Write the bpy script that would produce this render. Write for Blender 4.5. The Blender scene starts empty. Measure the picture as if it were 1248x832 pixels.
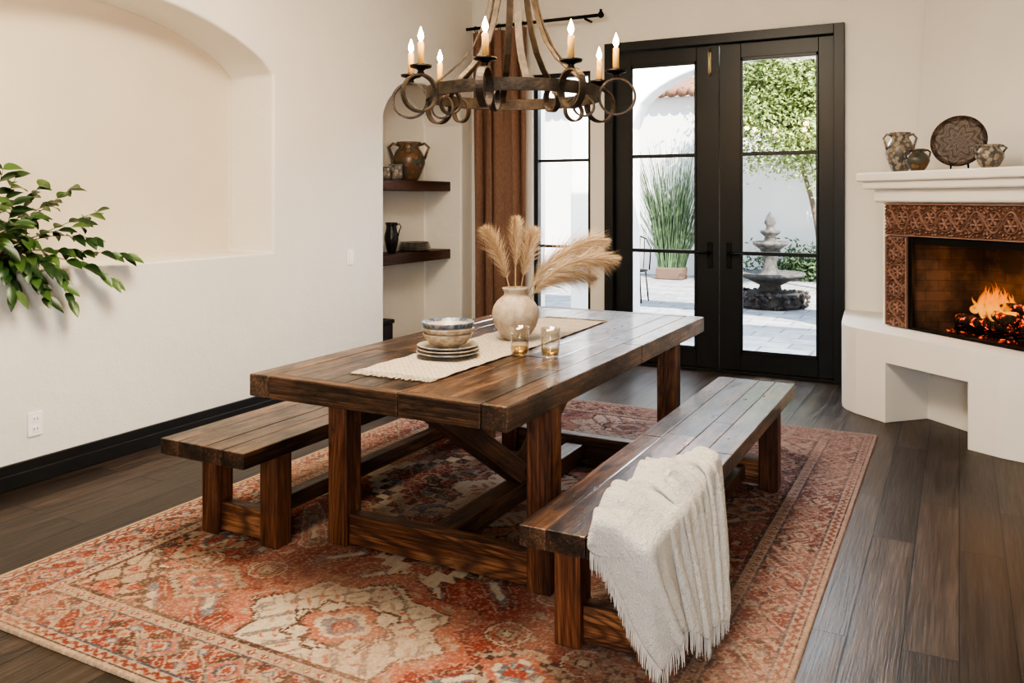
import bpy, bmesh, math, random
import numpy as np
from mathutils import Vector, Matrix
random.seed(7); np.random.seed(7)
SC=bpy.context.scene; C=SC.collection
PI=math.pi
# ------------------------------------------------------------ materials
def newmat(name):
    m=bpy.data.materials.new(name); m.use_nodes=True
    nt=m.node_tree; b=nt.nodes["Principled BSDF"]
    return m,nt,b
def N(nt,t,**kw):
    n=nt.nodes.new(t)
    for k,v in kw.items(): setattr(n,k,v)
    return n
def L(nt,a,b): nt.links.new(a,b)
def ramp(nt,fac,stops):
    r=N(nt,'ShaderNodeValToRGB'); e=r.color_ramp.elements
    while len(e)<len(stops): e.new(0.5)
    for i,(p,c) in enumerate(stops):
        e[i].position=p; e[i].color=(c[0],c[1],c[2],1)
    L(nt,fac,r.inputs[0]); return r.outputs[0]
def noise(nt,vec,scale,detail=4,rough=.55,dist=0):
    n=N(nt,'ShaderNodeTexNoise'); n.inputs['Scale'].default_value=scale
    n.inputs['Detail'].default_value=detail; n.inputs['Roughness'].default_value=rough
    n.inputs['Distortion'].default_value=dist
    if vec is not None: L(nt,vec,n.inputs['Vector'])
    return n.outputs['Fac']
def bump(nt,b,h,strength,dist=.01):
    n=N(nt,'ShaderNodeBump'); n.inputs['Strength'].default_value=strength; n.inputs['Distance'].default_value=dist
    L(nt,h,n.inputs['Height']); L(nt,n.outputs[0],b.inputs['Normal'])
def mapping(nt,vec,scale):
    n=N(nt,'ShaderNodeMapping'); n.inputs['Scale'].default_value=scale; L(nt,vec,n.inputs['Vector']); return n.outputs[0]
def mixc(nt,fac,a,b,mode='MIX'):
    n=N(nt,'ShaderNodeMix',data_type='RGBA',blend_type=mode)
    if isinstance(fac,(int,float)): n.inputs[0].default_value=fac
    else: L(nt,fac,n.inputs[0])
    for i,v in ((6,a),(7,b)):
        if isinstance(v,tuple): n.inputs[i].default_value=(v[0],v[1],v[2],1)
        else: L(nt,v,n.inputs[i])
    return n.outputs[2]
def mathn(nt,op,a,b=None):
    n=N(nt,'ShaderNodeMath',operation=op)
    for i,v in ((0,a),(1,b)):
        if v is None: continue
        if isinstance(v,(int,float)): n.inputs[i].default_value=v
        else: L(nt,v,n.inputs[i])
    return n.outputs[0]
def simple(name,col,rough=.6,metal=0,var=.15,scale=8,bmp=0,bscale=60,spec=.5,col2=None):
    m,nt,b=newmat(name)
    tc=N(nt,'ShaderNodeTexCoord')
    f=noise(nt,tc.outputs['Object'],scale,5)
    c2=col2 if col2 else tuple(c*(1-var) for c in col)
    c=ramp(nt,f,[(.35,c2),(.65,col)])
    L(nt,c,b.inputs['Base Color'])
    b.inputs['Roughness'].default_value=rough; b.inputs['Metallic'].default_value=metal
    b.inputs['Specular IOR Level'].default_value=spec
    if bmp: bump(nt,b,noise(nt,tc.outputs['Object'],bscale,4),bmp,.01)
    return m
def emis(name,c1,c2,strength,z0,z1):
    m,nt,b=newmat(name)
    tc=N(nt,'ShaderNodeTexCoord'); s=N(nt,'ShaderNodeSeparateXYZ'); L(nt,tc.outputs['Object'],s.inputs[0])
    mr=N(nt,'ShaderNodeMapRange'); mr.inputs[1].default_value=z0; mr.inputs[2].default_value=z1
    L(nt,s.outputs[2],mr.inputs[0])
    c=ramp(nt,mr.outputs[0],[(0,c1),(1,c2)])
    L(nt,c,b.inputs['Emission Color']); b.inputs['Emission Strength'].default_value=strength
    b.inputs['Base Color'].default_value=(.02,.01,.0,1)
    return m
def wood(name,axis,dark,mid,light,rough=.4,sc=1.0,island=False,ringy=0.,coarse=7.,knots=False,coat=0.):
    m,nt,b=newmat(name)
    tc=N(nt,'ShaderNodeTexCoord'); vec=tc.outputs['Object']
    oi=N(nt,'ShaderNodeObjectInfo')
    off=mathn(nt,'MULTIPLY',oi.outputs['Random'],13.0)
    rnd=oi.outputs['Random']
    if island:
        g=N(nt,'ShaderNodeNewGeometry'); rnd=g.outputs['Random Per Island']
        off=mathn(nt,'MULTIPLY',rnd,37.0)
    va=N(nt,'ShaderNodeVectorMath',operation='ADD'); L(nt,vec,va.inputs[0]); L(nt,off,va.inputs[1])
    v=va.outputs[0]
    s1=[coarse*sc]*3; s1[axis]=.9*sc
    s2=[120*sc]*3; s2[axis]=3.2*sc
    n1=noise(nt,mapping(nt,v,s1),1.0,6,.62,1.4)
    n2=noise(nt,mapping(nt,v,s2),1.0,5,.65,.5)
    f=mathn(nt,'ADD',mathn(nt,'MULTIPLY',n1,.45),mathn(nt,'MULTIPLY',n2,.55))
    c=ramp(nt,f,[(.39,dark),(.5,mid),(.61,light)])
    if ringy>0:
        s3=[5*sc]*3; s3[axis]=.7*sc
        n3=noise(nt,mapping(nt,v,s3),1.0,1,.4,.3)
        w=mathn(nt,'SINE',mathn(nt,'MULTIPLY',n3,165.))
        w=mathn(nt,'POWER',mathn(nt,'ADD',mathn(nt,'MULTIPLY',w,.5),.5),1.8)
        c=mixc(nt,mathn(nt,'MULTIPLY',w,ringy),c,dark)
    hv=N(nt,'ShaderNodeHueSaturation'); L(nt,c,hv.inputs['Color'])
    L(nt,mathn(nt,'ADD',mathn(nt,'MULTIPLY',rnd,1.1 if island else .3),.5 if island else .85),hv.inputs['Value'])
    s4=[11]*3; s4[axis]=3.5
    n4=noise(nt,mapping(nt,v,s4),1.0,7,.70)
    lo_,hi_=(.47,.61) if island else (.54,.70)
    c2=mixc(nt,ramp(nt,n4,[(lo_,(0,0,0)),(hi_,(.85,.85,.85))]),hv.outputs[0],tuple(x*.6 for x in dark))
    if knots:
        s5=[6.5]*3; s5[axis]=2.6
        vo=N(nt,'ShaderNodeTexVoronoi'); vo.inputs['Scale'].default_value=1; L(nt,mapping(nt,v,s5),vo.inputs['Vector'])
        c2=mixc(nt,ramp(nt,vo.outputs['Distance'],[(.10,(.95,.95,.95)),(.20,(0,0,0))]),c2,tuple(x*.3 for x in dark))
    L(nt,c2,b.inputs['Base Color'])
    r=mathn(nt,'ADD',mathn(nt,'MULTIPLY',n4,.5),rough-.22); L(nt,r,b.inputs['Roughness'])
    if coat: b.inputs['Coat Weight'].default_value=coat; b.inputs['Coat Roughness'].default_value=.12
    bump(nt,b,mathn(nt,'ADD',f,mathn(nt,'MULTIPLY',n4,.9)),.8,.007)
    return m
def plaster(name,col,bs=.25):
    m,nt,b=newmat(name)
    g=N(nt,'ShaderNodeNewGeometry'); p=g.outputs['Position']
    n1=noise(nt,p,1.3,3); n2=noise(nt,p,55,4,.6); n3=noise(nt,p,9,3)
    c=ramp(nt,n1,[(.3,tuple(x*.94 for x in col)),(.7,col)])
    L(nt,c,b.inputs['Base Color']); b.inputs['Roughness'].default_value=.88
    b.inputs['Specular IOR Level'].default_value=.25
    bump(nt,b,mathn(nt,'ADD',mathn(nt,'MULTIPLY',n2,.5),n3),bs,.008)
    return m
M_wall=plaster('plaster_cream',(.80,.765,.70),.55)
M_niche=plaster('plaster_niche_shade',(.70,.625,.52),.4)  # wall plaster tinted darker and warmer, painting in the recess shading
M_white=plaster('plaster_white',(.83,.805,.76),.15)
M_out=plaster('stucco_exterior',(.80,.785,.76))
M_ceil=plaster('plaster_ceiling',(.82,.78,.71))
M_base=simple('dark_painted_trim',(.020,.019,.019),.4)
M_door=simple('black_painted_wood',(.013,.015,.017),.36)
M_iron=simple('black_iron',(.02,.018,.016),.45,.7)
M_bronze=simple('aged_bronze',(.075,.055,.042),.55,.4,scale=18,col2=(.030,.023,.018),bmp=.4)
M_strap=simple('weathered_bronze',(.062,.048,.038),.62,.3,scale=22,col2=(.028,.022,.018),bmp=.4)
M_brass=simple('brass',(.8,.68,.45),.3,.8)
TD,TM,TL=(.014,.0075,.004),(.060,.029,.015),(.18,.091,.045)
W_top=wood('wood_tabletop',1,TD,TM,TL,.32,1,True,0,7,True,.42)
W_end=wood('wood_end_board',0,TD,TM,TL,.38,1,True,0,7,False,.1)
W_leg=wood('wood_leg',2,(.038,.013,.007),(.15,.055,.024),(.28,.12,.054),.42,1,False,.42)
W_beam=wood('wood_stretcher',2,(.05,.017,.008),(.22,.086,.036),(.46,.22,.10),.42,1,False,.74)
W_darkbeam=wood('wood_dark_beam',2,(.028,.013,.008),(.10,.047,.025),(.20,.10,.05),.42)
W_shelf=wood('wood_shelf',1,(.02,.008,.004),(.06,.024,.012),(.12,.05,.025),.4)
M_candle=simple('candle_sleeve',(.66,.40,.14),.5,0,.1)
M_plastic=simple('white_plastic',(.93,.92,.90),.3,0,.03)
M_slot=simple('dark_slot',(.05,.05,.05),.5)
def glass(name,fac=.07,tint=(1,1,1)):
    m=bpy.data.materials.new(name); m.use_nodes=True; nt=m.node_tree; nt.nodes.clear()
    o=N(nt,'ShaderNodeOutputMaterial'); t=N(nt,'ShaderNodeBsdfTransparent'); t.inputs[0].default_value=(*tint,1)
    g=N(nt,'ShaderNodeBsdfGlossy'); g.inputs['Roughness'].default_value=.03
    mx=N(nt,'ShaderNodeMixShader')
    lw=N(nt,'ShaderNodeLayerWeight'); lw.inputs[0].default_value=.35
    L(nt,mathn(nt,'ADD',mathn(nt,'MULTIPLY',lw.outputs['Facing'],fac*4),fac*.3),mx.inputs[0])
    L(nt,t.outputs[0],mx.inputs[1]); L(nt,g.outputs[0],mx.inputs[2]); L(nt,mx.outputs[0],o.inputs[0])
    return m
M_glass=glass('window_glass',.05)
M_tumbler=glass('drinking_glass',.16,(.97,.96,.93))
M_amber=glass('amber_drink',.08,(.90,.76,.50))
# ------------------------------------------------------------ geometry helpers
def root(name,loc,label,cat,group=None,kind=None):
    e=bpy.data.objects.new(name,None); e.location=loc; e.empty_display_size=.1; C.objects.link(e)
    if label: e['label']=label
    if cat: e['category']=cat
    if group: e['group']=group
    if kind: e['kind']=kind
    return e
def world_of(o):
    m=o.matrix_basis.copy()
    if o.parent: m=world_of(o.parent)@o.matrix_parent_inverse@m
    return m
def attach(o,p):
    if p is not None:
        o.parent=p; o.matrix_parent_inverse=world_of(p).inverted()
def tag(o,label=None,cat=None,group=None,kind=None):
    if label: o['label']=label
    if cat: o['category']=cat
    if group: o['group']=group
    if kind: o['kind']=kind
    return o
def mk(name,verts,faces,mat=None,smooth=False,parent=None,loc=None,mw=None):
    me=bpy.data.meshes.new(name); me.from_pydata([tuple(v) for v in verts],[],[tuple(f) for f in faces]); me.update()
    if smooth: me.polygons.foreach_set('use_smooth',[True]*len(me.polygons))
    o=bpy.data.objects.new(name,me); C.objects.link(o)
    if mat: me.materials.append(mat)
    if mw is not None: o.matrix_basis=mw
    elif loc is not None: o.location=loc
    attach(o,parent); return o
def from_bm(name,bm,mat,smooth=False,parent=None,loc=None,mw=None):
    bmesh.ops.recalc_face_normals(bm,faces=bm.faces[:])
    me=bpy.data.meshes.new(name); bm.to_mesh(me); bm.free()
    if smooth: me.polygons.foreach_set('use_smooth',[True]*len(me.polygons))
    o=bpy.data.objects.new(name,me); C.objects.link(o)
    if mat: me.materials.append(mat)
    if mw is not None: o.matrix_basis=mw
    elif loc is not None: o.location=loc
    attach(o,parent); return o
def addbox(bm,mn,mx,bev=0,seg=2,rot=None):
    c=[(a+b)/2 for a,b in zip(mn,mx)]; s=[b-a for a,b in zip(mn,mx)]
    m=Matrix.Translation(c)@(rot if rot else Matrix.Identity(4))@Matrix.Diagonal((*s,1))
    r=bmesh.ops.create_cube(bm,size=1,matrix=m)
    if bev:
        es=list({e for v in r['verts'] for e in v.link_edges})
        bmesh.ops.bevel(bm,geom=es,offset=bev,segments=seg,affect='EDGES',profile=.5)
def box(name,mn,mx,mat,bev=.004,seg=2,parent=None,base=None):
    c=Vector([(a+b)/2 for a,b in zip(mn,mx)])
    bm=bmesh.new(); addbox(bm,[a-k for a,k in zip(mn,c)],[a-k for a,k in zip(mx,c)],bev,seg)
    return from_bm(name,bm,mat,False,parent,c)
def boxes(name,lst,mat,bev=.003,seg=1,parent=None,origin=(0,0,0)):
    bm=bmesh.new(); o=Vector(origin)
    for mn,mx in lst: addbox(bm,[a-k for a,k in zip(mn,o)],[a-k for a,k in zip(mx,o)],bev,seg)
    return from_bm(name,bm,mat,False,parent,o)
def beam(name,p0,p1,w,t,mat,parent=None,xdir=None,bev=.005):
    p0=Vector(p0);p1=Vector(p1); z=(p1-p0).normalized(); Ln=(p1-p0).length
    x=Vector(xdir) if xdir else Vector((1,0,0))
    if abs(x.dot(z))>.95: x=Vector((0,1,0))
    y=z.cross(x).normalized(); x=y.cross(z).normalized()
    R=Matrix((x,y,z)).transposed().to_4x4()
    bm=bmesh.new(); addbox(bm,(-w/2,-t/2,-Ln/2),(w/2,t/2,Ln/2),bev,2)
    return from_bm(name,bm,mat,False,parent,None,Matrix.Translation((p0+p1)/2)@R)
def lathe(name,prof,mat,loc=(0,0,0),seg=40,parent=None,mw=None,smooth=True):
    vs=[];fs=[];rings=[]
    for r,z in prof:
        if r<1e-5: rings.append([len(vs)]); vs.append((0,0,z))
        else:
            rings.append(list(range(len(vs),len(vs)+seg)))
            for i in range(seg):
                a=2*PI*i/seg; vs.append((r*math.cos(a),r*math.sin(a),z))
    for a,b in zip(rings[:-1],rings[1:]):
        if len(a)==1 and len(b)==1: continue
        for i in range(seg):
            j=(i+1)%seg
            if len(a)==1: fs.append((a[0],b[j],b[i]))
            elif len(b)==1: fs.append((a[i],a[j],b[0]))
            else: fs.append((a[i],a[j],b[j],b[i]))
    return mk(name,vs,fs,mat,smooth,parent,loc,mw)
def tubegeo(pts,rad,seg,vs,fs,cap=True):
    pts=[Vector(p) for p in pts]; n=len(pts); base=len(vs)
    if isinstance(rad,(int,float)): rad=[rad]*n
    t=(pts[1]-pts[0]).normalized(); u=t.orthogonal().normalized()
    for i in range(n):
        if i==0: t=(pts[1]-pts[0])
        elif i==n-1: t=pts[-1]-pts[-2]
        else: t=pts[i+1]-pts[i-1]
        t=t.normalized(); u=(u-t*u.dot(t)).normalized(); w=t.cross(u)
        for k in range(seg):
            a=2*PI*k/seg; vs.append(pts[i]+u*(rad[i]*math.cos(a))+w*(rad[i]*math.sin(a)))
    for i in range(n-1):
        for k in range(seg):
            k2=(k+1)%seg; fs.append((base+i*seg+k,base+i*seg+k2,base+(i+1)*seg+k2,base+(i+1)*seg+k))
    if cap:
        fs.append(tuple(base+k for k in range(seg))[::-1]); fs.append(tuple(base+(n-1)*seg+k for k in range(seg)))
def tube(name,pts,rad,mat,seg=8,parent=None,loc=None,smooth=True):
    vs=[];fs=[]; tubegeo(pts,rad,seg,vs,fs); return mk(name,vs,fs,mat,smooth,parent,loc)
def stripgeo(pts,bn,w,t,vs,fs,closed=False):
    pts=[Vector(p) for p in pts]; bn=Vector(bn).normalized(); n=len(pts); base=len(vs)
    for i in range(n):
        if closed: T=pts[(i+1)%n]-pts[i-1]
        elif i==0: T=pts[1]-pts[0]
        elif i==n-1: T=pts[-1]-pts[-2]
        else: T=pts[i+1]-pts[i-1]
        nn=T.normalized().cross(bn).normalized()
        for a,b in ((-1,-1),(1,-1),(1,1),(-1,1)): vs.append(pts[i]+bn*(a*w/2)+nn*(b*t/2))
    for i in range(n if closed else n-1):
        j=(i+1)%n
        for k in range(4):
            k2=(k+1)%4; fs.append((base+i*4+k,base+i*4+k2,base+j*4+k2,base+j*4+k))
    if not closed:
        fs.append((base+3,base+2,base+1,base)); e=base+(n-1)*4; fs.append((e,e+1,e+2,e+3))
def prism(name,poly,axis,lo,hi,mat=None,parent=None):
    vs=[]
    for h in (lo,hi):
        for a,b in poly:
            vs.append({0:(h,a,b),1:(a,h,b),2:(a,b,h)}[axis])
    n=len(poly); fs=[tuple(range(n))[::-1],tuple(range(n,2*n))]
    for i in range(n):
        j=(i+1)%n; fs.append((i,j,n+j,n+i))
    bm=bmesh.new(); bv=[bm.verts.new(v) for v in vs]
    for f in fs: bm.faces.new([bv[i] for i in f])
    return from_bm(name,bm,mat,False,parent)
def carve(o,cutters,bev=0,seg=3):
    for c in cutters:
        m=o.modifiers.new('b','BOOLEAN'); m.operation='DIFFERENCE'; m.object=c; m.solver='EXACT'
    if bev:
        m=o.modifiers.new('v','BEVEL'); m.width=bev; m.segments=seg; m.limit_method='ANGLE'; m.angle_limit=math.radians(38)
    bpy.context.view_layer.update()
    dg=bpy.context.evaluated_depsgraph_get()
    me=bpy.data.meshes.new_from_object(o.evaluated_get(dg))
    o.modifiers.clear(); o.data=me
    for c in cutters: bpy.data.objects.remove(c,do_unlink=True)
    return o
def gridmesh(name,nx,ny,co,mat,colors=None,smooth=True,uv=False,parent=None,loc=(0,0,0)):
    me=bpy.data.meshes.new(name); nv=nx*ny; me.vertices.add(nv)
    me.vertices.foreach_set('co',co.reshape(-1).astype(np.float32))
    i=np.arange(nx-1)[None,:]; j=np.arange(ny-1)[:,None]; a=j*nx+i
    q=np.stack([a,a+1,a+nx+1,a+nx],-1).reshape(-1,4); nf=len(q)
    me.loops.add(nf*4); me.loops.foreach_set('vertex_index',q.reshape(-1).astype(np.int32))
    me.polygons.add(nf); me.polygons.foreach_set('loop_start',(np.arange(nf)*4).astype(np.int32))
    me.update(calc_edges=True); me.validate()
    me.polygons.foreach_set('use_smooth',[smooth]*nf)
    if colors is not None:
        ca=me.color_attributes.new('Col','FLOAT_COLOR','POINT')
        cc=np.ones((nv,4),np.float32); cc[:,:3]=colors.reshape(-1,3); ca.data.foreach_set('color',cc.reshape(-1))
    if uv:
        U=np.stack(np.meshgrid(np.linspace(0,1,nx),np.linspace(0,1,ny)),-1).reshape(-1,2)
        ul=me.uv_layers.new(name='UVMap'); ul.data.foreach_set('uv',U[q.reshape(-1)].reshape(-1).astype(np.float32))
    me.materials.append(mat)
    o=bpy.data.objects.new(name,me); C.objects.link(o); o.location=loc; attach(o,parent); return o
def arch(y0,y1,z0,zs,rise,n=24,ellipse=1.0):
    c=(y0+y1)/2;h=(y1-y0)/2; R=(h*h+rise*rise)/(2*rise)
    pts=[(y0,z0),(y1,z0)]
    for i in range(n+1):
        a=1-2*i/n
        y=c+h*a
        ze=rise*math.sqrt(max(0,1-a*a)); zc=rise-(R-math.sqrt(R*R-(h*a)**2))
        if i in(0,n): z=0
        else: z=ellipse*ze+(1-ellipse)*zc
        pts.append((y,zs+z))
    return pts
# ------------------------------------------------------------ ROOM SHELL
XW=-4.2; YW=7.11; XR=1.4; YB=-1.6; H=3.6
m,nt,b=newmat('dark_wood_floor')
g=N(nt,'ShaderNodeNewGeometry'); s=N(nt,'ShaderNodeSeparateXYZ'); L(nt,g.outputs['Position'],s.inputs[0])
cb=N(nt,'ShaderNodeCombineXYZ'); L(nt,s.outputs[1],cb.inputs[0]); L(nt,s.outputs[0],cb.inputs[1])
br=N(nt,'ShaderNodeTexBrick'); L(nt,cb.outputs[0],br.inputs['Vector'])
br.inputs['Color1'].default_value=(0,0,0,1); br.inputs['Color2'].default_value=(1,1,1,1); br.inputs['Mortar'].default_value=(0,0,0,1)
br.inputs['Scale'].default_value=1; br.inputs['Mortar Size'].default_value=.003; br.inputs['Brick Width'].default_value=1.5; br.inputs['Row Height'].default_value=.165
br.offset=.37; br.offset_frequency=2
va=N(nt,'ShaderNodeVectorMath',operation='MULTIPLY_ADD'); L(nt,br.outputs['Color'],va.inputs[0]); va.inputs[1].default_value=(9,9,9); L(nt,g.outputs['Position'],va.inputs[2])
n1=noise(nt,mapping(nt,va.outputs[0],(14,1.2,1)),1,6,.6,1); n2=noise(nt,mapping(nt,va.outputs[0],(110,4,1)),1,4)
f=mathn(nt,'ADD',mathn(nt,'MULTIPLY',n1,.5),mathn(nt,'MULTIPLY',n2,.5))
c=ramp(nt,f,[(.36,(.019,.013,.010)),(.5,(.042,.029,.021)),(.66,(.082,.056,.042))])
hv=N(nt,'ShaderNodeHueSaturation'); L(nt,c,hv.inputs['Color']); L(nt,mathn(nt,'ADD',mathn(nt,'MULTIPLY',br.outputs['Color'],.8),.58),hv.inputs['Value'])
cc=mixc(nt,br.outputs['Fac'],hv.outputs[0],(.004,.003,.002)); L(nt,cc,b.inputs['Base Color'])
L(nt,mathn(nt,'ADD',mathn(nt,'MULTIPLY',n1,.30),.24),b.inputs['Roughness']); b.inputs['Specular IOR Level'].default_value=.40
bump(nt,b,mathn(nt,'SUBTRACT',f,mathn(nt,'MULTIPLY',br.outputs['Fac'],2.)),.45,.005)
M_floor=m
tag(mk('floor',[(XW-.7,YB-.2,0),(XR+.2,YB-.2,0),(XR+.2,YW+.3,0),(XW-.7,YW+.3,0)],[(0,1,2,3)],M_floor),'dark stained wide plank hardwood floor',None,None,'structure')
tag(box('ceiling',(XW-.7,YB-.2,H),(XR+.2,YW+.3,H+.2),M_ceil,0),'cream plaster ceiling',None,None,'structure')
wl=box('wall_left',(XW-.65,YB-.2,0),(XW,YW,H),M_wall,0)
c1=prism('cut1',arch(2.0,4.40,1.08,2.314,.34,28,.35),0,XW-.415,XW+.2)
c2=prism('cut2',arch(5.67,6.9,-.1,2.15,.32,20,.6),0,XW-.42,XW+.2)
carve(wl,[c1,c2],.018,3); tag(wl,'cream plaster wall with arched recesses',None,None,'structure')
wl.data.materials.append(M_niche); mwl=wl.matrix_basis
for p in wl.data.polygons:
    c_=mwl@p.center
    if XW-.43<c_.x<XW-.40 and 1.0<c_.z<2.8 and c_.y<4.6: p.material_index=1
wb=box('wall_back',(XW-.65,YW,0),(XR+.2,YW+.28,H),M_wall,0)
k1=box('k1',(-2.81,YW-.2,-.1),(-.797,YW+.5,2.84),None,0); k2=box('k2',(-3.55,YW-.2,.1),(-2.96,YW+.5,2.62),None,0)
carve(wb,[k1,k2],0); tag(wb,'cream plaster wall with door and window openings',None,None,'structure')
tag(box('wall_right',(XR,YB-.2,0),(XR+.2,YW+.3,H),M_wall,0),'cream plaster wall',None,None,'structure')
tag(box('wall_front',(XW-.65,YB-.2,0),(XR+.2,YB,H),M_wall,0),'cream plaster wall',None,None,'structure')
def baseb(name,mn,mx,axis):
    bm=bmesh.new(); addbox(bm,mn,mx,.003,1)
    mn2=list(mn);mx2=list(mx)
    mx2[2]=mn[2]+.075
    if axis==0: mx2[0]=mx[0]+.008
    else: mn2[1]=mn[1]-.008
    addbox(bm,mn2,mx2,.004,2)
    tag(from_bm(name,bm,M_base),'dark painted baseboard',None,None,'structure')
baseb('baseboard_left',(XW-.001,YB,0),(XW+.016,5.66,.125),0)
baseb('baseboard_back',(-2.955,YW-.016,0),(-2.82,YW+.001,.125),1)
# ------------------------------------------------------------ doors / window
y0,y1=7.13,7.185
boxes('trim_1',[((-2.81,7.07,0),(-2.73,7.22,2.84)),((-.877,7.07,0),(-.797,7.22,2.84)),((-2.73,7.07,2.76),(-.877,7.22,2.84)),((-2.73,7.1,0),(-.877,7.22,.018))],M_door)
tag(bpy.data.objects['trim_1'],'black painted door frame',None,None,'structure')
def leaf(name,xa,xb,ga,gb,hx,label):
    r=root(name,((xa+xb)/2,7.15,.02),label,None,None,'structure')
    z0,z1=.02,2.757
    boxes('door_panel',[((xa,y0,z0),(ga,y1,z1)),((gb,y0,z0),(xb,y1,z1)),((ga,y0,z0),(gb,y1,.18)),((ga,y0,2.62),(gb,y1,z1)),
       ((ga,y0+.008,1.815),(gb,y1-.008,1.845)),((ga,y0+.008,.985),(gb,y1-.008,1.015)),
       ((ga-.001,y0-.008,.165),(ga+.018,y0+.01,2.635)),((gb-.018,y0-.008,.165),(gb+.001,y0+.01,2.635)),((ga,y0-.008,.165),(gb,y0+.01,.195)),((ga,y0-.008,2.605),(gb,y0+.01,2.635))],M_door,.003,1,r)
    box('glass',(ga-.002,7.156,.17),(gb+.002,7.16,2.63),M_glass,0,1,r)
    h=root('handle',(hx,7.12,.98),None,None); attach(h,r)
    box('escutcheon',(hx-.022,y0-.01,.87),(hx+.022,y0,1.09),M_iron,.006,2,h)
    sgn=-1 if hx<-1.79 else 1
    tube('lever',[(hx,y0-.005,1.0),(hx,y0-.05,1.0),(hx+sgn*.02,y0-.06,1.0),(hx+sgn*.11,y0-.06,.995)],.011,M_iron,8,h)
    return r
d1=leaf('door_1',-2.725,-1.797,-2.58,-1.989,-1.87,'black french door leaf with divided glass')
d2=leaf('door_2',-1.791,-.882,-1.614,-.998,-1.71,'black french door leaf with divided glass')
bt=root('bolt',(-1.87,7.12,2.6),'brass surface bolt',None); attach(bt,d1)
box('bolt_plate',(-1.888,7.118,2.52),(-1.862,7.129,2.70),M_brass,.003,1,bt)
tube('bolt_rod',[(-1.875,7.11,2.50),(-1.875,7.11,2.73)],.007,M_brass,8,bt)
w=root('window_1',(-3.25,7.2,.1),'tall narrow black framed window',None,None,'structure')
boxes('window_frame',[((-3.55,7.15,.1),(-3.51,7.22,2.62)),((-3.0,7.15,.1),(-2.96,7.22,2.62)),((-3.51,7.15,.1),(-3.0,7.22,.14)),((-3.51,7.15,2.58),(-3.0,7.22,2.62)),
  ((-3.51,7.17,1.80),(-3.0,7.2,1.825)),((-3.51,7.17,1.0),(-3.0,7.2,1.025))],M_door,.002,1,w)
box('glass',(-3.512,7.183,.13),(-2.998,7.187,2.59),M_glass,0,1,w)
# ------------------------------------------------------------ curtain & rod
m,nt,b=newmat('rust_linen')
tc=N(nt,'ShaderNodeTexCoord'); n1=noise(nt,mapping(nt,tc.outputs['Object'],(200,200,30)),1,3)
L(nt,ramp(nt,n1,[(.3,(.17,.098,.070)),(.7,(.28,.165,.118))]),b.inputs['Base Color']); b.inputs['Roughness'].default_value=.85
bump(nt,b,n1,.3,.003); M_curt=m
nx,nz=170,50
S=np.linspace(0,1,nx)[None,:].repeat(nz,0); Z=np.linspace(.012,3.04,nz)[:,None].repeat(nx,1)
ph=2*PI*(S*5.2+.35*np.sin(S*5.1)+.10*np.sin(S*13+1))+.30*np.sin(Z*1.3+S*3)
X=-4.10+.56*S+.014*np.sin(ph*2+Z); Y=6.965+.055*np.sin(ph)*(.62+.16*np.sin(Z*1.6+S*4)) +.014*np.sin(ph*1.7+Z*1.1)
cu=gridmesh('curtain',nx,nz,np.stack([X,Y,Z],-1),M_curt); tag(cu,'rust brown linen curtain panel hanging beside window','curtain')
rod=root('curtain_rod',(-3.45,6.98,3.08),'black iron curtain rod with round finial','curtain rod')
tube('rod',[(-4.18,6.965,3.08),(-2.83,6.965,3.08)],.015,M_iron,12,rod)
lathe('finial',[(0,-.03),(.02,-.02),(.03,0),(.02,.022),(.012,.03),(.012,.05)],M_iron,(-2.80,6.965,3.08),20,rod)
tube('bracket',[(-2.95,7.11,3.06),(-2.95,6.965,3.06)],.011,M_iron,8,rod)
for i in range(7):
    x=-4.08+.085*i; vs=[];fs=[]; stripgeo([(x,6.965+.026*math.cos(a),3.073+.028*math.sin(a)) for a in [2*PI*k/16 for k in range(16)]],(1,0,0),.006,.004,vs,fs,True)
    mk('curtain_ring',vs,fs,M_iron,False,rod)
# ------------------------------------------------------------ RUG
RX0,RX1,RY0,RY1=-3.25,-.44,1.71,5.60
def vnoise(shape,cells,seed):
    rs=np.random.RandomState(seed); gy,gx=cells
    G=rs.rand(gy+2,gx+2); y=np.linspace(0,gy,shape[0]);x=np.linspace(0,gx,shape[1])
    yi=y.astype(int);xi=x.astype(int);fy=(y-yi)[:,None];fx=(x-xi)[None,:]
    fy=fy*fy*(3-2*fy);fx=fx*fx*(3-2*fx)
    a=G[yi][:,xi];b_=G[yi][:,xi+1];c_=G[yi+1][:,xi];d=G[yi+1][:,xi+1]
    return (a*(1-fx)+b_*fx)*(1-fy)+(c_*(1-fx)+d*fx)*fy
nx,ny=800,1108
xs=np.linspace(RX0,RX1,nx);ys=np.linspace(RY0,RY1,ny)
XX,YY=np.meshgrid(xs,ys); u=XX-(RX0+RX1)/2; v=YY-(RY0+RY1)/2
u=u+.012*(vnoise(u.shape,(30,22),11)-.5)*2+.008*(vnoise(u.shape,(110,80),21)-.5); v=v+.012*(vnoise(u.shape,(30,22),12)-.5)*2+.008*(vnoise(u.shape,(110,80),22)-.5)
q=.0075; uq=np.round(u/q)*q; vq=np.round(v/q)*q; au=np.abs(uq); av=np.abs(vq)
Wu=(RX1-RX0)/2;Wv=(RY1-RY0)/2
ue=XX-(RX0+RX1)/2; ve=YY-(RY0+RY1)/2
e=np.minimum(Wu-np.abs(ue),Wv-np.abs(ve)); side=(Wu-np.abs(ue))<(Wv-np.abs(ve))
sal=np.where(side,av,au)
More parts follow.
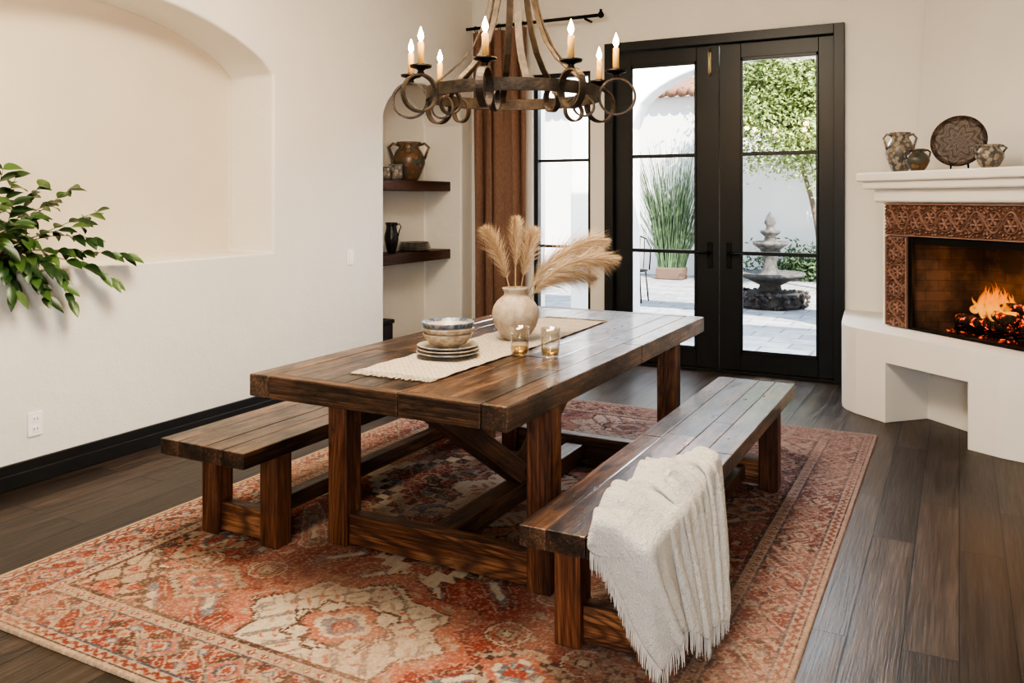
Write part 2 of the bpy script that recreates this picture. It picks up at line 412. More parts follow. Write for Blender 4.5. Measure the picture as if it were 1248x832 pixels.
P=dict(cream=(.50,.405,.29),tan=(.36,.265,.185),red=(.29,.075,.050),coral=(.38,.138,.090),brown=(.11,.062,.048),navy=(.085,.086,.105),rust=(.22,.066,.047),grey=(.22,.18,.155),slate=(.155,.155,.165))
P={k:np.array(v_) for k,v_ in P.items()}
col=np.zeros((ny,nx,3))
def put(mask,c): col[mask]=P[c]
put(np.ones_like(e,bool),'red')
def tri(x): return 2*np.abs(((x/(2*PI))%1)*2-1)-1
g1=tri(12*au+1.9*tri(7*av)+.6)*tri(11*av+1.9*tri(7.5*au)+.4)+.07*(vnoise(u.shape,(60,44),15)-.5)
g2=tri(31*au+3.4*tri(9*av)+1.)*tri(24*av+3.4*tri(11*au)+.5)
g3=tri(56*au+2.*tri(28*av))*tri(52*av+2.*tri(25*au))
def lines(mask):
    put(mask&(np.abs(g1-.30)<.060),'brown'); put(mask&(np.abs(g1-.30)<.036),'cream'); put(mask&(np.abs(g1+.34)<.036),'brown'); put(mask&(np.abs(g1+.34)<.016),'tan')
    put(mask&(g1>.30)&(np.abs(g1-.54)<.03),'brown'); put(mask&(g1>.62),'tan'); put(mask&(g1>.74),'brown'); put(mask&(g1>.80),'cream')
    put(mask&(g1<-.62),'slate'); put(mask&(g1<-.76),'cream')
    put(mask&(np.abs(g2-.5)<.06)&(np.abs(g1)<.20),'brown'); put(mask&(g2>.56)&(np.abs(g1)<.20),'tan'); put(mask&(g2<-.60)&(np.abs(g1)<.20),'coral')
    put(mask&(g3>.6)&(g1>.36)&(g1<.5),'cream'); put(mask&(g3>.6)&(g1<-.4)&(g1>-.6),'coral')
allm=np.ones_like(e,bool)
put(g1>.30,'coral'); put(g1<-.34,'rust'); lines(allm)
jag=.14*(vnoise(u.shape,(120,88),16)-.5)
def astar(cu_,cv_,R,k=8,sharp=.16,asp=1.):
    du=np.floor(np.abs(au-cu_)/.014)*.014/asp; dv=np.floor(np.abs(av-cv_)/.014)*.014
    r=np.maximum(np.maximum(du,dv),(du+dv)*.72); th=np.arctan2(dv,du)
    return r/(R*(1+sharp*tri(k*th)))+.7*jag
m_=np.floor(au/.06)*.06/.86+np.floor(av/.06)*.06/1.0+.04*(vnoise(u.shape,(60,44),18)-.5)
ins=m_<1
put(ins,'rust'); put(ins&(g1>.20),'slate'); put(ins&(g1<-.30),'red'); put(ins&(np.abs(g1-.20)<.05),'brown'); put(ins&(np.abs(g1-.20)<.028),'tan'); put(ins&(np.abs(g1+.30)<.030),'tan'); put(ins&(g1>.52),'navy'); put(ins&(g1>.70),'tan'); put(ins&(g1<-.6),'tan'); put(ins&(np.abs(g2)<.035)&(g1<.1),'tan')
put(np.abs(m_-1.0)<.075,'brown'); put(np.abs(m_-1.0)<.045,'cream'); put(np.abs(m_-.86)<.02,'tan')
in2=m_<.58; put(in2,'red'); put(in2&(g1>.2),'coral'); put(in2&(g1<-.4),'navy'); put(in2&(np.abs(g1-.2)<.04),'tan'); put(np.abs(m_-.58)<.055,'brown'); put(np.abs(m_-.58)<.028,'tan')
s0=astar(0,0,.34,8); put(s0<1.12,'brown'); put(s0<1.04,'cream'); put((s0<1)&(g3>.3),'coral'); put(s0<.55,'navy'); put(s0<.48,'red'); put(s0<.28,'cream')
for (cu_,cv_,ra,rb) in ((.66,1.38,.17,.12),(.94,1.08,.12,.19)):
    dd=np.floor(np.abs(au-cu_)/.022)*.022/ra+np.floor(np.abs(av-cv_)/.022)*.022/rb+jag
    put(dd<1.20,'brown'); put(dd<1.12,'tan'); put(dd<.86,'brown'); put(dd<.78,'coral'); put((dd<.78)&(g3>.3),'tan'); put(dd<.44,'cream'); put(dd<.34,'slate'); put(dd<.18,'red')
s1=astar(0,1.40,.265,8,.16,1.2)
put(s1<1.42,'rust'); put(s1<1.36,'coral'); put((s1<1.30)&(np.abs(s1-1.2)<.05)&(g3>.1),'tan'); put(s1<1.09,'brown'); put(s1<1.05,'cream'); put((s1<1.0)&(s1>.56)&(np.abs(g2)<.06),'grey'); put((s1<.97)&(s1>.60)&(g3>.50),'coral'); put((s1<.97)&(s1>.60)&(g3<-.5),'tan'); put((s1<.55),'brown'); put((s1<.50),'cream'); put((s1<.50)&(g3>.5),'tan')
s2=astar(0,1.40,.095,4,.22,1.3); put(s2<1.12,'brown'); put(s2<1,'coral'); put(s2<.68,'cream'); put(s2<.48,'slate'); put(s2<.26,'red')
for (cu_,cv_,R) in ((1.0,.35,.11),(1.02,.68,.08)):
    s1=astar(cu_,cv_,R,8,.2); put(s1<1.3,'brown'); put(s1<1.2,'tan'); put(s1<.95,'rust'); put((s1<.95)&(np.abs(g2)<.2),'coral'); put(s1<.5,'tan'); put(s1<.3,'navy')
sp=np.floor((Wu-.32-au)/.05)*.05/.30+np.floor((Wv-.32-av)/.05)*.05/.38
cs=sp<1; put(cs,'tan'); put(cs&(g1>.2),'coral'); put(cs&(np.abs(g2)<.07),'brown'); put(cs&(g2>.45),'red'); put(np.abs(sp-1)<.08,'brown')
def band(a,b_,c): put((e>=a)&(e<b_),c)
band(-1,.32,'brown')
band(0,.018,'tan'); band(.018,.026,'brown'); band(.026,.066,'tan')
z=np.abs(((sal/.05)%1)-.5)*.04; put((e>.026)&(e<.066)&(np.abs((e-.036)-z)<.009),'rust')
band(.066,.074,'navy'); 
mb=(e>=.074)&(e<.246); put(mb,'rust'); put(mb&(g2>.35),'brown'); put(mb&(g3>.50),'tan'); put(mb&(g3<-.6),'coral'); put(mb&(np.abs(g2)<.05),'tan')
pm=((sal/.30+.08*np.sin(sal*5))%1-.5)*.30; de=np.abs(e-.161)
rr_=(np.floor(np.abs(pm)/.0075)*.0075+np.floor(np.abs(e-.161)/.0075)*.0075)*.80+.12*jag
lp=np.abs(((sal/.30+.08*np.sin(sal*5)+.5)%1-.5)*.30)
vine=.05*tri(sal*2*PI/.30)
put(mb&(np.abs(e-.161-vine)<.009),'brown'); put(mb&(np.abs(e-.161-vine)<.0055),'tan')
put(mb&(rr_<.064),'brown'); put(mb&(rr_<.057),'grey'); put(mb&(rr_<.048),'coral'); put(mb&(rr_<.032),'navy'); put(mb&(rr_<.023),'tan'); put(mb&(rr_<.011),'red')
put(mb&(lp+1.3*np.abs(de-.045)<.030),'slate'); put(mb&(lp+1.3*np.abs(de-.045)<.016),'tan'); put(mb&(lp+de<.024),'tan'); put(mb&(lp+de<.012),'coral')
band(.246,.254,'navy'); band(.254,.30,'tan'); 
put((e>.254)&(e<.30)&((np.abs(((sal/.06)%1)-.5)*.06+np.abs(e-.277))<.018),'rust'); put((e>.254)&(e<.30)&((np.abs(((sal/.06)%1)-.5)*.06+np.abs(e-.277))<.008),'cream'); band(.30,.31,'brown')
w1=vnoise(e.shape,(9,7),1)*.5+vnoise(e.shape,(40,30),2)*.3+vnoise(e.shape,(160,120),3)*.2
w2=vnoise(e.shape,(554,400),4); w3=vnoise(e.shape,(18,240),6)
fade=np.clip((w1-.38)*1.6,0,.50)[...,None]
col=col*(1-fade)+np.array((.36,.225,.160))*fade
sp_=np.clip((w2-.60)*2.0,0,.5)[...,None]; col=col*(1-sp_)+np.array((.44,.33,.24))*sp_
col*=(.82+.30*w2+.14*w3)[...,None]
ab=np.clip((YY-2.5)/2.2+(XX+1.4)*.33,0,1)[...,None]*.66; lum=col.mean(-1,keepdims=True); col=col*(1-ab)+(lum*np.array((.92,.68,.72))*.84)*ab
zz=np.full_like(e,.012)+.0015*(w1-.5); zz[0,:]=0.001;zz[-1,:]=0.001;zz[:,0]=0.001;zz[:,-1]=0.001
m,nt,b=newmat('oriental_rug_wool'); at=N(nt,'ShaderNodeAttribute'); at.attribute_name='Col'
tc=N(nt,'ShaderNodeTexCoord'); n1=noise(nt,tc.outputs['Object'],260,3)
L(nt,mixc(nt,.4,at.outputs['Color'],ramp(nt,n1,[(.3,(.45,.45,.45)),(.7,(1.35,1.35,1.35))]),'MULTIPLY'),b.inputs['Base Color'])
b.inputs['Roughness'].default_value=.95; b.inputs['Specular IOR Level'].default_value=.1
bump(nt,b,n1,.5,.004)
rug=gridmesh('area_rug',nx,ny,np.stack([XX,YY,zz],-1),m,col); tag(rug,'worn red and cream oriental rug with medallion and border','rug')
RZ=.0125
# ------------------------------------------------------------ TABLE
TX0,TX1,TY0,TY1,TZ=-2.40,-1.28,2.385,4.75,.785
t=root('dining_table',(-1.84,3.57,RZ),'rustic dark brown wood trestle dining table','table')
bm=bmesh.new(); o=Vector((-1.84,3.57,.74))
def ab_(a,b2,bv=.004): addbox(bm,[p-k for p,k in zip(a,o)],[p-k for p,k in zip(b2,o)],bv,2)
ws=[.10,.14,.09,.13,.12,.10,.14,.11]; tot=sum(ws); sc_=(TX1-TX0-.20)/tot; x=TX0+.10
for i,wd in enumerate(ws):
    w_=wd*sc_; a1=TY0+random.uniform(.5,1.0)
    br_=[TY0+.046,a1,a1+random.uniform(.6,.9),TY1-.046]
    for a,b2 in zip(br_[:-1],br_[1:]): ab_((x+.0005,a+.0005,.72),(x+w_-.0005,b2-.0005,TZ-.002*random.random()),.0025)
    x+=w_
for (a,b2) in ((TX0,TX0+.0985),(TX1-.0985,TX1)):
    for (ya,yb) in ((TY0,TY0+1.3),(TY0+1.301,TY1)): ab_((a,ya,.70),(b2,yb,TZ),.006)
from_bm('tabletop',bm,W_top,False,t,o)
for (a,b2) in (((TX0+.1,TY0-.001,.70),(TX0+.69,TY0+.045,.785)),((TX0+.692,TY0-.001,.70),(TX1-.1,TY0+.045,.785)),((TX0+.1,TY1-.045,.70),(TX1-.1,TY1+.001,.785))):
    box('end_board',a,b2,W_end,.005,2,t)
LW=.098
for lx in (-2.335,-1.405):
    for ly in (2.765,4.28):
        beam('leg',(lx+LW/2,ly+LW/2,RZ),(lx+LW/2,ly+LW/2,.70),LW,LW,W_leg,t)
for ly in (2.765,4.28):
    beam('end_stretcher',(-2.237,ly+.05,.085),(-1.405,ly+.05,.085),.07,.125,W_beam if ly<3 else W_darkbeam,t,(0,1,0))
    beam('top_cleat',(-2.237,ly+.05,.665),(-1.405,ly+.05,.665),.07,.07,W_darkbeam,t,(0,1,0))
beam('center_stretcher',(-1.865,2.86,.07),(-1.865,4.28,.07),.10,.085,W_darkbeam,t,(1,0,0))
beam('diagonal_brace',(-1.865,2.72,.69),(-1.865,3.62,.12),.075,.10,W_darkbeam,t,(1,0,0))
beam('diagonal_brace',(-1.865,4.46,.69),(-1.865,3.60,.12),.075,.10,W_darkbeam,t,(1,0,0))
# ------------------------------------------------------------ BENCHES
def bench(x0,x1,ya,yb,z,label):
    r=root('bench',((x0+x1)/2,(ya+yb)/2,RZ),label,'bench','rustic wood benches')
    bm=bmesh.new(); o=Vector(((x0+x1)/2,(ya+yb)/2,z-.04)); ww=[.9,1.25,.85,1.0]; sm=sum(ww); xa=x0
    for i in range(4):
        w_=(x1-x0)*ww[i]/sm; s_=ya+random.uniform(.7,1.7)
        for a,b2 in ((ya,s_),(s_,yb)):
            mn=(xa+.0005,a+(.0006 if a!=ya else 0),z-.066); mx=(xa+w_-.0005,b2,z-.002*random.random())
            addbox(bm,[p-k for p,k in zip(mn,o)],[p-k for p,k in zip(mx,o)],.0035,2)
        xa+=w_
    from_bm('seat',bm,W_top,False,r,o)
    lw=.092
    for ly in (ya+.19,yb-.19-lw-.17):
        for lx in (x0+.03,x1-.01-lw):
            beam('leg',(lx+lw/2,ly+lw/2,RZ),(lx+lw/2,ly+lw/2,z-.066),lw,lw,W_leg,r)
        beam('end_stretcher',(x0+.03+lw,ly+.05,.09),(x1-.01-lw,ly+.05,.09),.06,.12,W_beam,r,(0,1,0))
    xm=(x0+x1)/2
    beam('center_stretcher',(xm,ya+.19+.075,.085),(xm,yb-.19-lw-.17+.02,.085),.07,.07,W_darkbeam,r,(1,0,0))
bench(-2.935,-2.465,2.42,4.83,.46,'rustic dark wood bench beside the plain wall side of the table')
bench(-1.19,-.78,2.29,4.73,.46,'rustic dark wood bench with a draped white throw')
# ------------------------------------------------------------ THROW (numpy cloth drape)
def drape():
    nu,nv=52,110; sp=.0138; FO=.12
    a=(np.arange(nu)*sp)[:,None].repeat(nv,1); b_=((np.arange(nv)-(nv-1)/2)*sp)[None,:].repeat(nu,0)
    phi=math.radians(-6); ea=np.array((math.cos(phi),math.sin(phi),0)); eb=np.array((-math.sin(phi),math.cos(phi),0))
    k=2*PI/.135; comp=.54
    st=np.array((-.91,2.665,.54))
    scj=1-.30*np.clip(-b_[0]/b_.max(),0,1)**1.2        # the end-side of the cloth is shorter
    rs=np.random.RandomState(5)
    def sm(n): 
        g=rs.rand(nu,nv)-.5
        for _ in range(n):
            g=(g+np.roll(g,1,0)+np.roll(g,-1,0)+np.roll(g,1,1)+np.roll(g,-1,1))/5
        return g/np.abs(g).max()
    wob=sm(30)
    s_=a-FO; along=np.abs(s_)*np.where(s_>0,scj[None,:],1.); under=s_<0
    bow=-.07*(1-(b_/b_.max())**2)
    Pz=.040*np.sin(k*b_+3.0*wob+1.5*np.sin(along*7))+.018*sm(6)
    Pp=st+(along+bow)[...,None]*ea+(comp*b_)[...,None]*eb; Pp[...,2]+=Pz+np.where(under,.0,.040)
    Pp[...,0]+=.014*sm(8); Pp[...,1]+=.014*sm(8)
    Pp=Pp.copy(); V=Pp.copy(); P0=Pp.copy()
    bx0,bx1,by0,by1,bz0=-1.19-.012,-.78+.012,2.29-.012,4.73,.46+.012
    bz=bz0+(.045+.026*wob)*np.clip(s_/.03,0,1)*np.clip((.20-s_)/.06,0,1)
    pin=(s_<.11)&(P0[...,0]<-.805)&(P0[...,1]>2.32)
    cons=[]
    for (d,stiff) in ((1,1.),(2,.05)):
        for ph in range(2*d):
            i=np.arange(ph,nu-d,2*d); 
            if len(i): cons.append((i,i+d,(sp*d*scj)[None,:,None],stiff,0))
            j=np.arange(ph,nv-d,2*d)
            if len(j): cons.append((j,j+d,sp*d,stiff,1))
    def shear():
        for (s1,s2) in (((slice(0,-1),slice(0,-1)),(slice(1,None),slice(1,None))),((slice(1,None),slice(0,-1)),(slice(0,-1),slice(1,None)))):
            d=Pp[s2]-Pp[s1]; l=np.linalg.norm(d,axis=-1,keepdims=True)+1e-9
            c_=d*(.5*.06*(l-sp*1.36)/l); Pp[s1]+=c_; Pp[s2]-=c_
    dt=.012
    for step in range(205):
        vel=(Pp-V)*.95; V=Pp.copy(); Pp+=vel; Pp[...,2]-=9.8*dt*dt*.7
        hang=np.clip((.42-Pp[...,2])/.3,0,1)*(Pp[...,0]>-.80)
        Pp[...,1]+=hang*(2.58-Pp[...,1])*.0018; Pp[...,0]+=hang*(-.67-Pp[...,0])*.006
        for it in range(14):
            for (i,j,rest,stf,kk) in cons:
                if kk==0:
                    d=Pp[j]-Pp[i]; l=np.linalg.norm(d,axis=-1,keepdims=True)+1e-9; c_=d*(.5*stf*(l-rest)/l); Pp[i]+=c_;Pp[j]-=c_
                else:
                    d=Pp[:,j]-Pp[:,i]; l=np.linalg.norm(d,axis=-1,keepdims=True)+1e-9; c_=d*(.5*stf*(l-rest)/l); Pp[:,i]+=c_;Pp[:,j]-=c_
            shear()
            Pp[pin,0]=P0[pin,0]; Pp[pin,1]=P0[pin,1]
            x,y,z_=Pp[...,0],Pp[...,1],Pp[...,2]
            inside=(x>bx0)&(x<bx1)&(y>by0)&(z_<bz)&(z_>.02)
            pt=bz-z_; pr=bx1-x; pf=y-by0
            pt=np.where(pt>.10,9,pt)
            mn=np.minimum(pt,np.minimum(pr,pf))
            T=inside&(mn==pt); R_=inside&(mn==pr)&~T; F_=inside&(mn==pf)&~T&~R_
            z_[T]=bz[T]; x[R_]=bx1; y[F_]=by0
            lo=z_<.024; z_[lo]=.024
        top=(np.abs(Pp[...,2]-bz)<.003)&(Pp[...,0]<bx1)&(Pp[...,1]>by0)
        V[top]=V[top]*.05+Pp[top]*.95
        V[Pp[...,2]<.026]=Pp[Pp[...,2]<.026]
    # relax small kinks (interior, then edges along themselves)
    for _ in range(3):
        Q=Pp.copy()
        Q[1:-1,1:-1]=.5*Pp[1:-1,1:-1]+.125*(Pp[2:,1:-1]+Pp[:-2,1:-1]+Pp[1:-1,2:]+Pp[1:-1,:-2])
        Q[-1,1:-1]=.5*Pp[-1,1:-1]+.25*(Pp[-1,2:]+Pp[-1,:-2]); Q[0,1:-1]=.5*Pp[0,1:-1]+.25*(Pp[0,2:]+Pp[0,:-2])
        Q[1:-1,0]=.5*Pp[1:-1,0]+.25*(Pp[2:,0]+Pp[:-2,0]); Q[1:-1,-1]=.5*Pp[1:-1,-1]+.25*(Pp[2:,-1]+Pp[:-2,-1])
        Pp=Q
    return Pp,nu,nv
Pp,nu,nv=drape()
print('THROW bounds',Pp.reshape(-1,3).min(0),Pp.reshape(-1,3).max(0))
m,nt,b=newmat('cream_woven_gauze')
tc=N(nt,'ShaderNodeTexCoord'); uvm=mapping(nt,tc.outputs['UV'],(2.0,1,1))
ck=N(nt,'ShaderNodeTexBrick'); L(nt,uvm,ck.inputs['Vector']); ck.inputs['Scale'].default_value=18; ck.inputs['Mortar Size'].default_value=.07
ck.inputs['Color1'].default_value=(0,0,0,1);ck.inputs['Color2'].default_value=(.4,.4,.4,1);ck.inputs['Mortar'].default_value=(1,1,1,1); ck.inputs['Brick Width'].default_value=1; ck.inputs['Row Height'].default_value=.6
n1=noise(nt,mapping(nt,tc.outputs['UV'],(220,110,1)),1,3); n2=noise(nt,tc.outputs['Object'],30,4)
L(nt,mixc(nt,mathn(nt,'MULTIPLY',n1,.8),(.82,.79,.74),(.48,.44,.39)),b.inputs['Base Color']); b.inputs['Roughness'].default_value=.95
bump(nt,b,mathn(nt,'ADD',mathn(nt,'ADD',mathn(nt,'MULTIPLY',ck.outputs['Color'],1.1),mathn(nt,'MULTIPLY',n1,1.1)),mathn(nt,'MULTIPLY',n2,1.4)),.9,.010)
M_throw=m
thr=root('throw_blanket',(-.9,2.6,.46),'white woven cotton throw with fringe draped over bench','blanket')
cl=gridmesh('blanket_cloth',nv,nu,Pp,M_throw,None,True,True,thr)
md=cl.modifiers.new('s','SOLIDIFY'); md.thickness=.009; md.offset=0
md=cl.modifiers.new('ss','SUBSURF'); md.levels=1; md.render_levels=1
vs=[];fs=[]
def fringe(p,outd,ln,r=.0015,seg=3):
    p=Vector(p); pts=[p]
    wob=Vector((random.uniform(-.3,.3),random.uniform(-.3,.3),0))
    for k in range(1,5):
        dirn=(Vector(outd).normalized()*(1-k/4)*.3+Vector((0,0,-1))*(.7+k/4)+wob*.25).normalized()
        q_=pts[-1]+dirn*ln/4
        if q_.z<.018: q_.z=.018; q_+=Vector(outd)*.002
        pts.append(q_)
    tubegeo(pts,[r,r,r*.9,r*.8,r*.4],seg,vs,fs,False)
for row,inn in ((nu-1,nu-2),):
    for j in range(nv-1):
        for f_ in (0,.5):
            p=Pp[row,j]*(1-f_)+Pp[row,j+1]*f_; d=Pp[row,j]-Pp[inn,j]; fringe(p,d,random.uniform(.05,.07))
for i in range(0,nu-1):
    if Pp[i,0,2]>.43: continue
    for f_ in (0,.33,.66):
        p=Pp[i,0]*(1-f_)+Pp[i+1,0]*f_; d=Pp[i,0]-Pp[i,1]; fringe(p,d,random.uniform(.045,.065))
fr=mk('fringe',vs,fs,M_throw,True,thr); fr['kind']='stuff'
# ------------------------------------------------------------ TABLE DECOR
m,nt,b=newmat('cream_linen_runner')
tc=N(nt,'ShaderNodeTexCoord'); n1=noise(nt,mapping(nt,tc.outputs['Object'],(260,40,40)),1,3); n2=noise(nt,mapping(nt,tc.outputs['Object'],(40,260,40)),1,3)
f=mathn(nt,'MULTIPLY',mathn(nt,'ADD',n1,n2),.5)
ckr=N(nt,'ShaderNodeTexBrick'); L(nt,tc.outputs['Object'],ckr.inputs['Vector']); ckr.inputs['Scale'].default_value=42; ckr.inputs['Mortar Size'].default_value=.12; ckr.inputs['Brick Width'].default_value=1.; ckr.inputs['Row Height'].default_value=.6
ckr.inputs['Color1'].default_value=(1,1,1,1); ckr.inputs['Color2'].default_value=(.8,.8,.8,1); ckr.inputs['Mortar'].default_value=(0,0,0,1)
c=ramp(nt,f,[(.35,(.38,.31,.24)),(.62,(.60,.53,.44))]); L(nt,mixc(nt,.5,c,ramp(nt,ckr.outputs['Color'],[(0,(.5,.47,.43)),(.9,(1.1,1.1,1.1))]),'MULTIPLY'),b.inputs['Base Color'])
b.inputs['Roughness'].default_value=.95; bump(nt,b,mathn(nt,'ADD',f,ckr.outputs['Color']),.9,.003); M_run=m
nx,ny=40,120
xs=np.linspace(-2.055,-1.69,nx);ys=np.linspace(2.62,4.28,ny);XX,YY=np.meshgrid(xs,ys)
ZZ=TZ+.0035+.0018*np.sin(YY*23+XX*9)*np.sin(XX*15)+.0012*np.sin(YY*51)
XX=XX+.006*np.sin(YY*4)
rn=root('table_runner',(-1.87,3.44,TZ),'cream linen table runner with short fringe','table runner')
cl=gridmesh('runner_cloth',nx,ny,np.stack([XX,YY,ZZ],-1),M_run,None,True,False,rn); md=cl.modifiers.new('s','SOLIDIFY'); md.thickness=.0025; md.offset=1
vs=[];fs=[]
for (yy,sg) in ((2.62,-1),(4.28,1)):
    for i in range(48):
        x=-2.053+.361*i/47+.006*math.sin(yy*4); y2=yy+sg*random.uniform(.048,.066)
        tubegeo([(x,yy,TZ+.004),(x+random.uniform(-.003,.003),(yy+y2)/2,TZ+.0032),(x+random.uniform(-.007,.007),y2,TZ+.0028)],.0024,3,vs,fs,False)
f_=mk('fringe',vs,fs,M_run,True,rn); f_['kind']='stuff'
RT=TZ+.0075
VX,VY=-1.85,3.53
vase=lathe('vase',[(0,.0),(.05,.0),(.058,.004),(.078,.03),(.098,.065),(.109,.10),(.111,.125),(.104,.155),(.086,.182),(.064,.2),(.055,.208),(.054,.222),(.062,.236),(.063,.242),(.057,.243),(.048,.225),(.048,.208),(.07,.19),(.09,.15),(.09,.1),(.05,.02),(0,.015)],
   simple('speckled_stoneware',(.50,.41,.32),.6,0,scale=30,col2=(.37,.295,.22),bmp=.25,bscale=40),(VX,VY,RT),56)
tag(vase,'round beige stoneware vase holding pampas grass','vase')
m,nt,b=newmat('pampas_fluff'); g=N(nt,'ShaderNodeNewGeometry')
L(nt,ramp(nt,g.outputs['Random Per Island'],[(0,(.46,.31,.18)),(.5,(.72,.55,.37)),(1,(.90,.77,.58))]),b.inputs['Base Color']); b.inputs['Roughness'].default_value=.9
M_pamp=m; M_stem=simple('dry_stem',(.50,.36,.20),.8)
def bez(p0,p1,p2,n):
    p0,p1,p2=Vector(p0),Vector(p1),Vector(p2)
    return [p0*(1-t_)**2+p1*2*t_*(1-t_)+p2*t_*t_ for t_ in [i/(n-1) for i in range(n)]]
def pampas(ctrl,tip,start,rad,n,droop):
    base=Vector((VX,VY,RT+.03)); r=root('pampas_grass_stem',base,'dried beige pampas grass plume standing in vase','dried grass','pampas plumes in the vase')
    pts=bez(base,Vector((VX,VY,RT))+Vector(ctrl),Vector((VX,VY,RT))+Vector(tip),30)
    tube('stem',pts,[.003]*20+[.0022]*10,M_stem,6,r)
    vs=[];fs=[]
    s_i=int(start*29)
    for k in range(n):
        t_=random.random()**.8; f=s_i+(29-s_i)*t_; i=min(int(f),28); p=pts[i].lerp(pts[i+1],f-i); T=(pts[i+1]-pts[i]).normalized()
        o_=T.orthogonal().normalized(); o_.rotate(Matrix.Rotation(random.uniform(0,2*PI),3,T))
        prof=math.sin(PI*min(1,(t_*.86+.12)))**.7
        ln=rad*prof*random.uniform(.6,1.7)*1.9
        d=(T*random.uniform(.8,1.3)+o_*random.uniform(.35,.9)).normalized()
        sidev=d.cross(Vector((random.random(),random.random(),random.random()))).normalized()*.0010
        q=[p]
        for s2 in range(1,4):
            d=(d+Vector((0,0,-1))*droop*.35).normalized(); q.append(q[-1]+d*ln/3)
        b0=len(vs)
        for s2,pp in enumerate(q[:3]):
            wd=1-.2*s2; vs.append(pp-sidev*wd); vs.append(pp+sidev*wd)
        vs.append(q[3]); fs+= [(b0,b0+1,b0+3,b0+2),(b0+2,b0+3,b0+5,b0+4),(b0+4,b0+5,b0+6)]
    pl=mk('plume',vs,fs,M_pamp,False,r); pl['kind']='stuff'
Rv=Vector((.884,.468,0)); Fv=Vector((-.468,.884,0))
def rf(a,b_,z): return tuple(Rv*a+Fv*b_+Vector((0,0,z)))
pampas(rf(-.02,0,.34),rf(-.15,.03,.52),.48,.040,1600,.15)
pampas(rf(.0,.02,.36),rf(.0,.05,.57),.55,.032,1250,.15)
pampas(rf(.03,-.02,.33),rf(.085,-.02,.52),.50,.038,1400,.3)
pampas(rf(.08,.0,.44),rf(.43,.02,.46),.34,.062,2400,.55)
pampas(rf(.09,.05,.36),rf(.38,.08,.28),.36,.054,1800,.6)
pampas(rf(.10,-.04,.40),rf(.47,-.05,.38),.40,.057,2000,.5)
# ceramics
def stoneware(name,base,acc,rband,kind=0,scale=45,lo=.35):
    m,nt,b=newmat(name); tc=N(nt,'ShaderNodeTexCoord'); s=N(nt,'ShaderNodeSeparateXYZ'); L(nt,tc.outputs['Object'],s.inputs[0])
    r=mathn(nt,'SQRT',mathn(nt,'ADD',mathn(nt,'POWER',s.outputs[0],2.),mathn(nt,'POWER',s.outputs[1],2.)))
    g=mathn(nt,'GREATER_THAN',r,rband); n1=noise(nt,tc.outputs['Object'],scale,2); th=ramp(nt,n1,[(.42,(lo,lo,lo)),(.60,(.97,.97,.97))])
    f=mathn(nt,'MULTIPLY',g,th)
    sp=ramp(nt,noise(nt,tc.outputs['Object'],120,2),[(.3,tuple(x*.8 for x in base)),(.5,base)])
    L(nt,mixc(nt,f,sp,acc),b.inputs['Base Color']); b.inputs['Roughness'].default_value=.3
    return m
M_pl1=stoneware('plate_blue_rim',(.54,.47,.37),(.13,.17,.23),.124,0,45,.2)
M_pl2=stoneware('plate_cream',(.55,.47,.37),(.34,.25,.17),.122)
M_bw1=stoneware('bowl_blue',(.50,.43,.34),(.04,.075,.14),.1005,0,40,.5)
M_bw2=stoneware('bowl_cream',(.54,.46,.36),(.32,.23,.15),.05)
PX,PY=-1.905,3.02
def plate(z,R,mat,i,x=0,y=0):
    o=lathe('dinner_plate',[(0,0),(R*.5,0),(R*.56,.003),(R*.75,.008),(R,.019),(R+.001,.022),(R-.004,.023),(R*.74,.012),(R*.6,.008),(0,.007)],mat,(PX+x,PY+y,z),56)
    tag(o,['white stoneware plate with blue patterned rim under bowls','cream stoneware plate in a stack'][i],'plate','stacked plates on the runner')
plate(RT,.132,M_pl1,0); plate(RT+.0135,.130,M_pl2,1,.002); plate(RT+.027,.128,M_pl1,0,-.002,.002); 
def bowl(z,R,mat,i,x=0,y=0,h=.062):
    o=lathe('bowl',[(0,0),(R*.42,0),(R*.46,.004),(R*.70,h*.28),(R*.92,h*.68),(R,h-.003),(R-.002,h),(R-.005,h-.001),(R*.88,h*.66),(R*.64,h*.33),(R*.3,h*.17),(0,h*.14)],mat,(PX+x,PY+y,z),56)
    tag(o,['blue patterned stoneware bowl on top of the stack','cream stoneware bowl in a stack'][i],'bowl','stacked bowls on the plates')
zb=RT+.036
bowl(zb,.106,M_bw2,1); bowl(zb+.024,.109,M_bw2,1,.002); bowl(zb+.048,.111,M_bw1,0,0,.001)
def tumbler(x,y,z):
    r=root('drinking_glass',(x,y,z),'small clear glass with amber drink on table','glass','glasses beside the vase')
    lathe('glass_body',[(0,0),(.032,0),(.036,.003),(.0385,.03),(.0405,.07),(.0415,.124),(.040,.124),(.039,.07),(.037,.03),(.034,.012),(0,.010)],M_tumbler,(x,y,z),40,r)
    lathe('drink',[(0,.0105),(.0335,.0125),(.0365,.030),(.0370,.036),(0,.036)],M_amber,(x,y,z),40,r)
tumbler(-1.655,3.195,TZ+.001); tumbler(-1.52,3.215,TZ+.001)
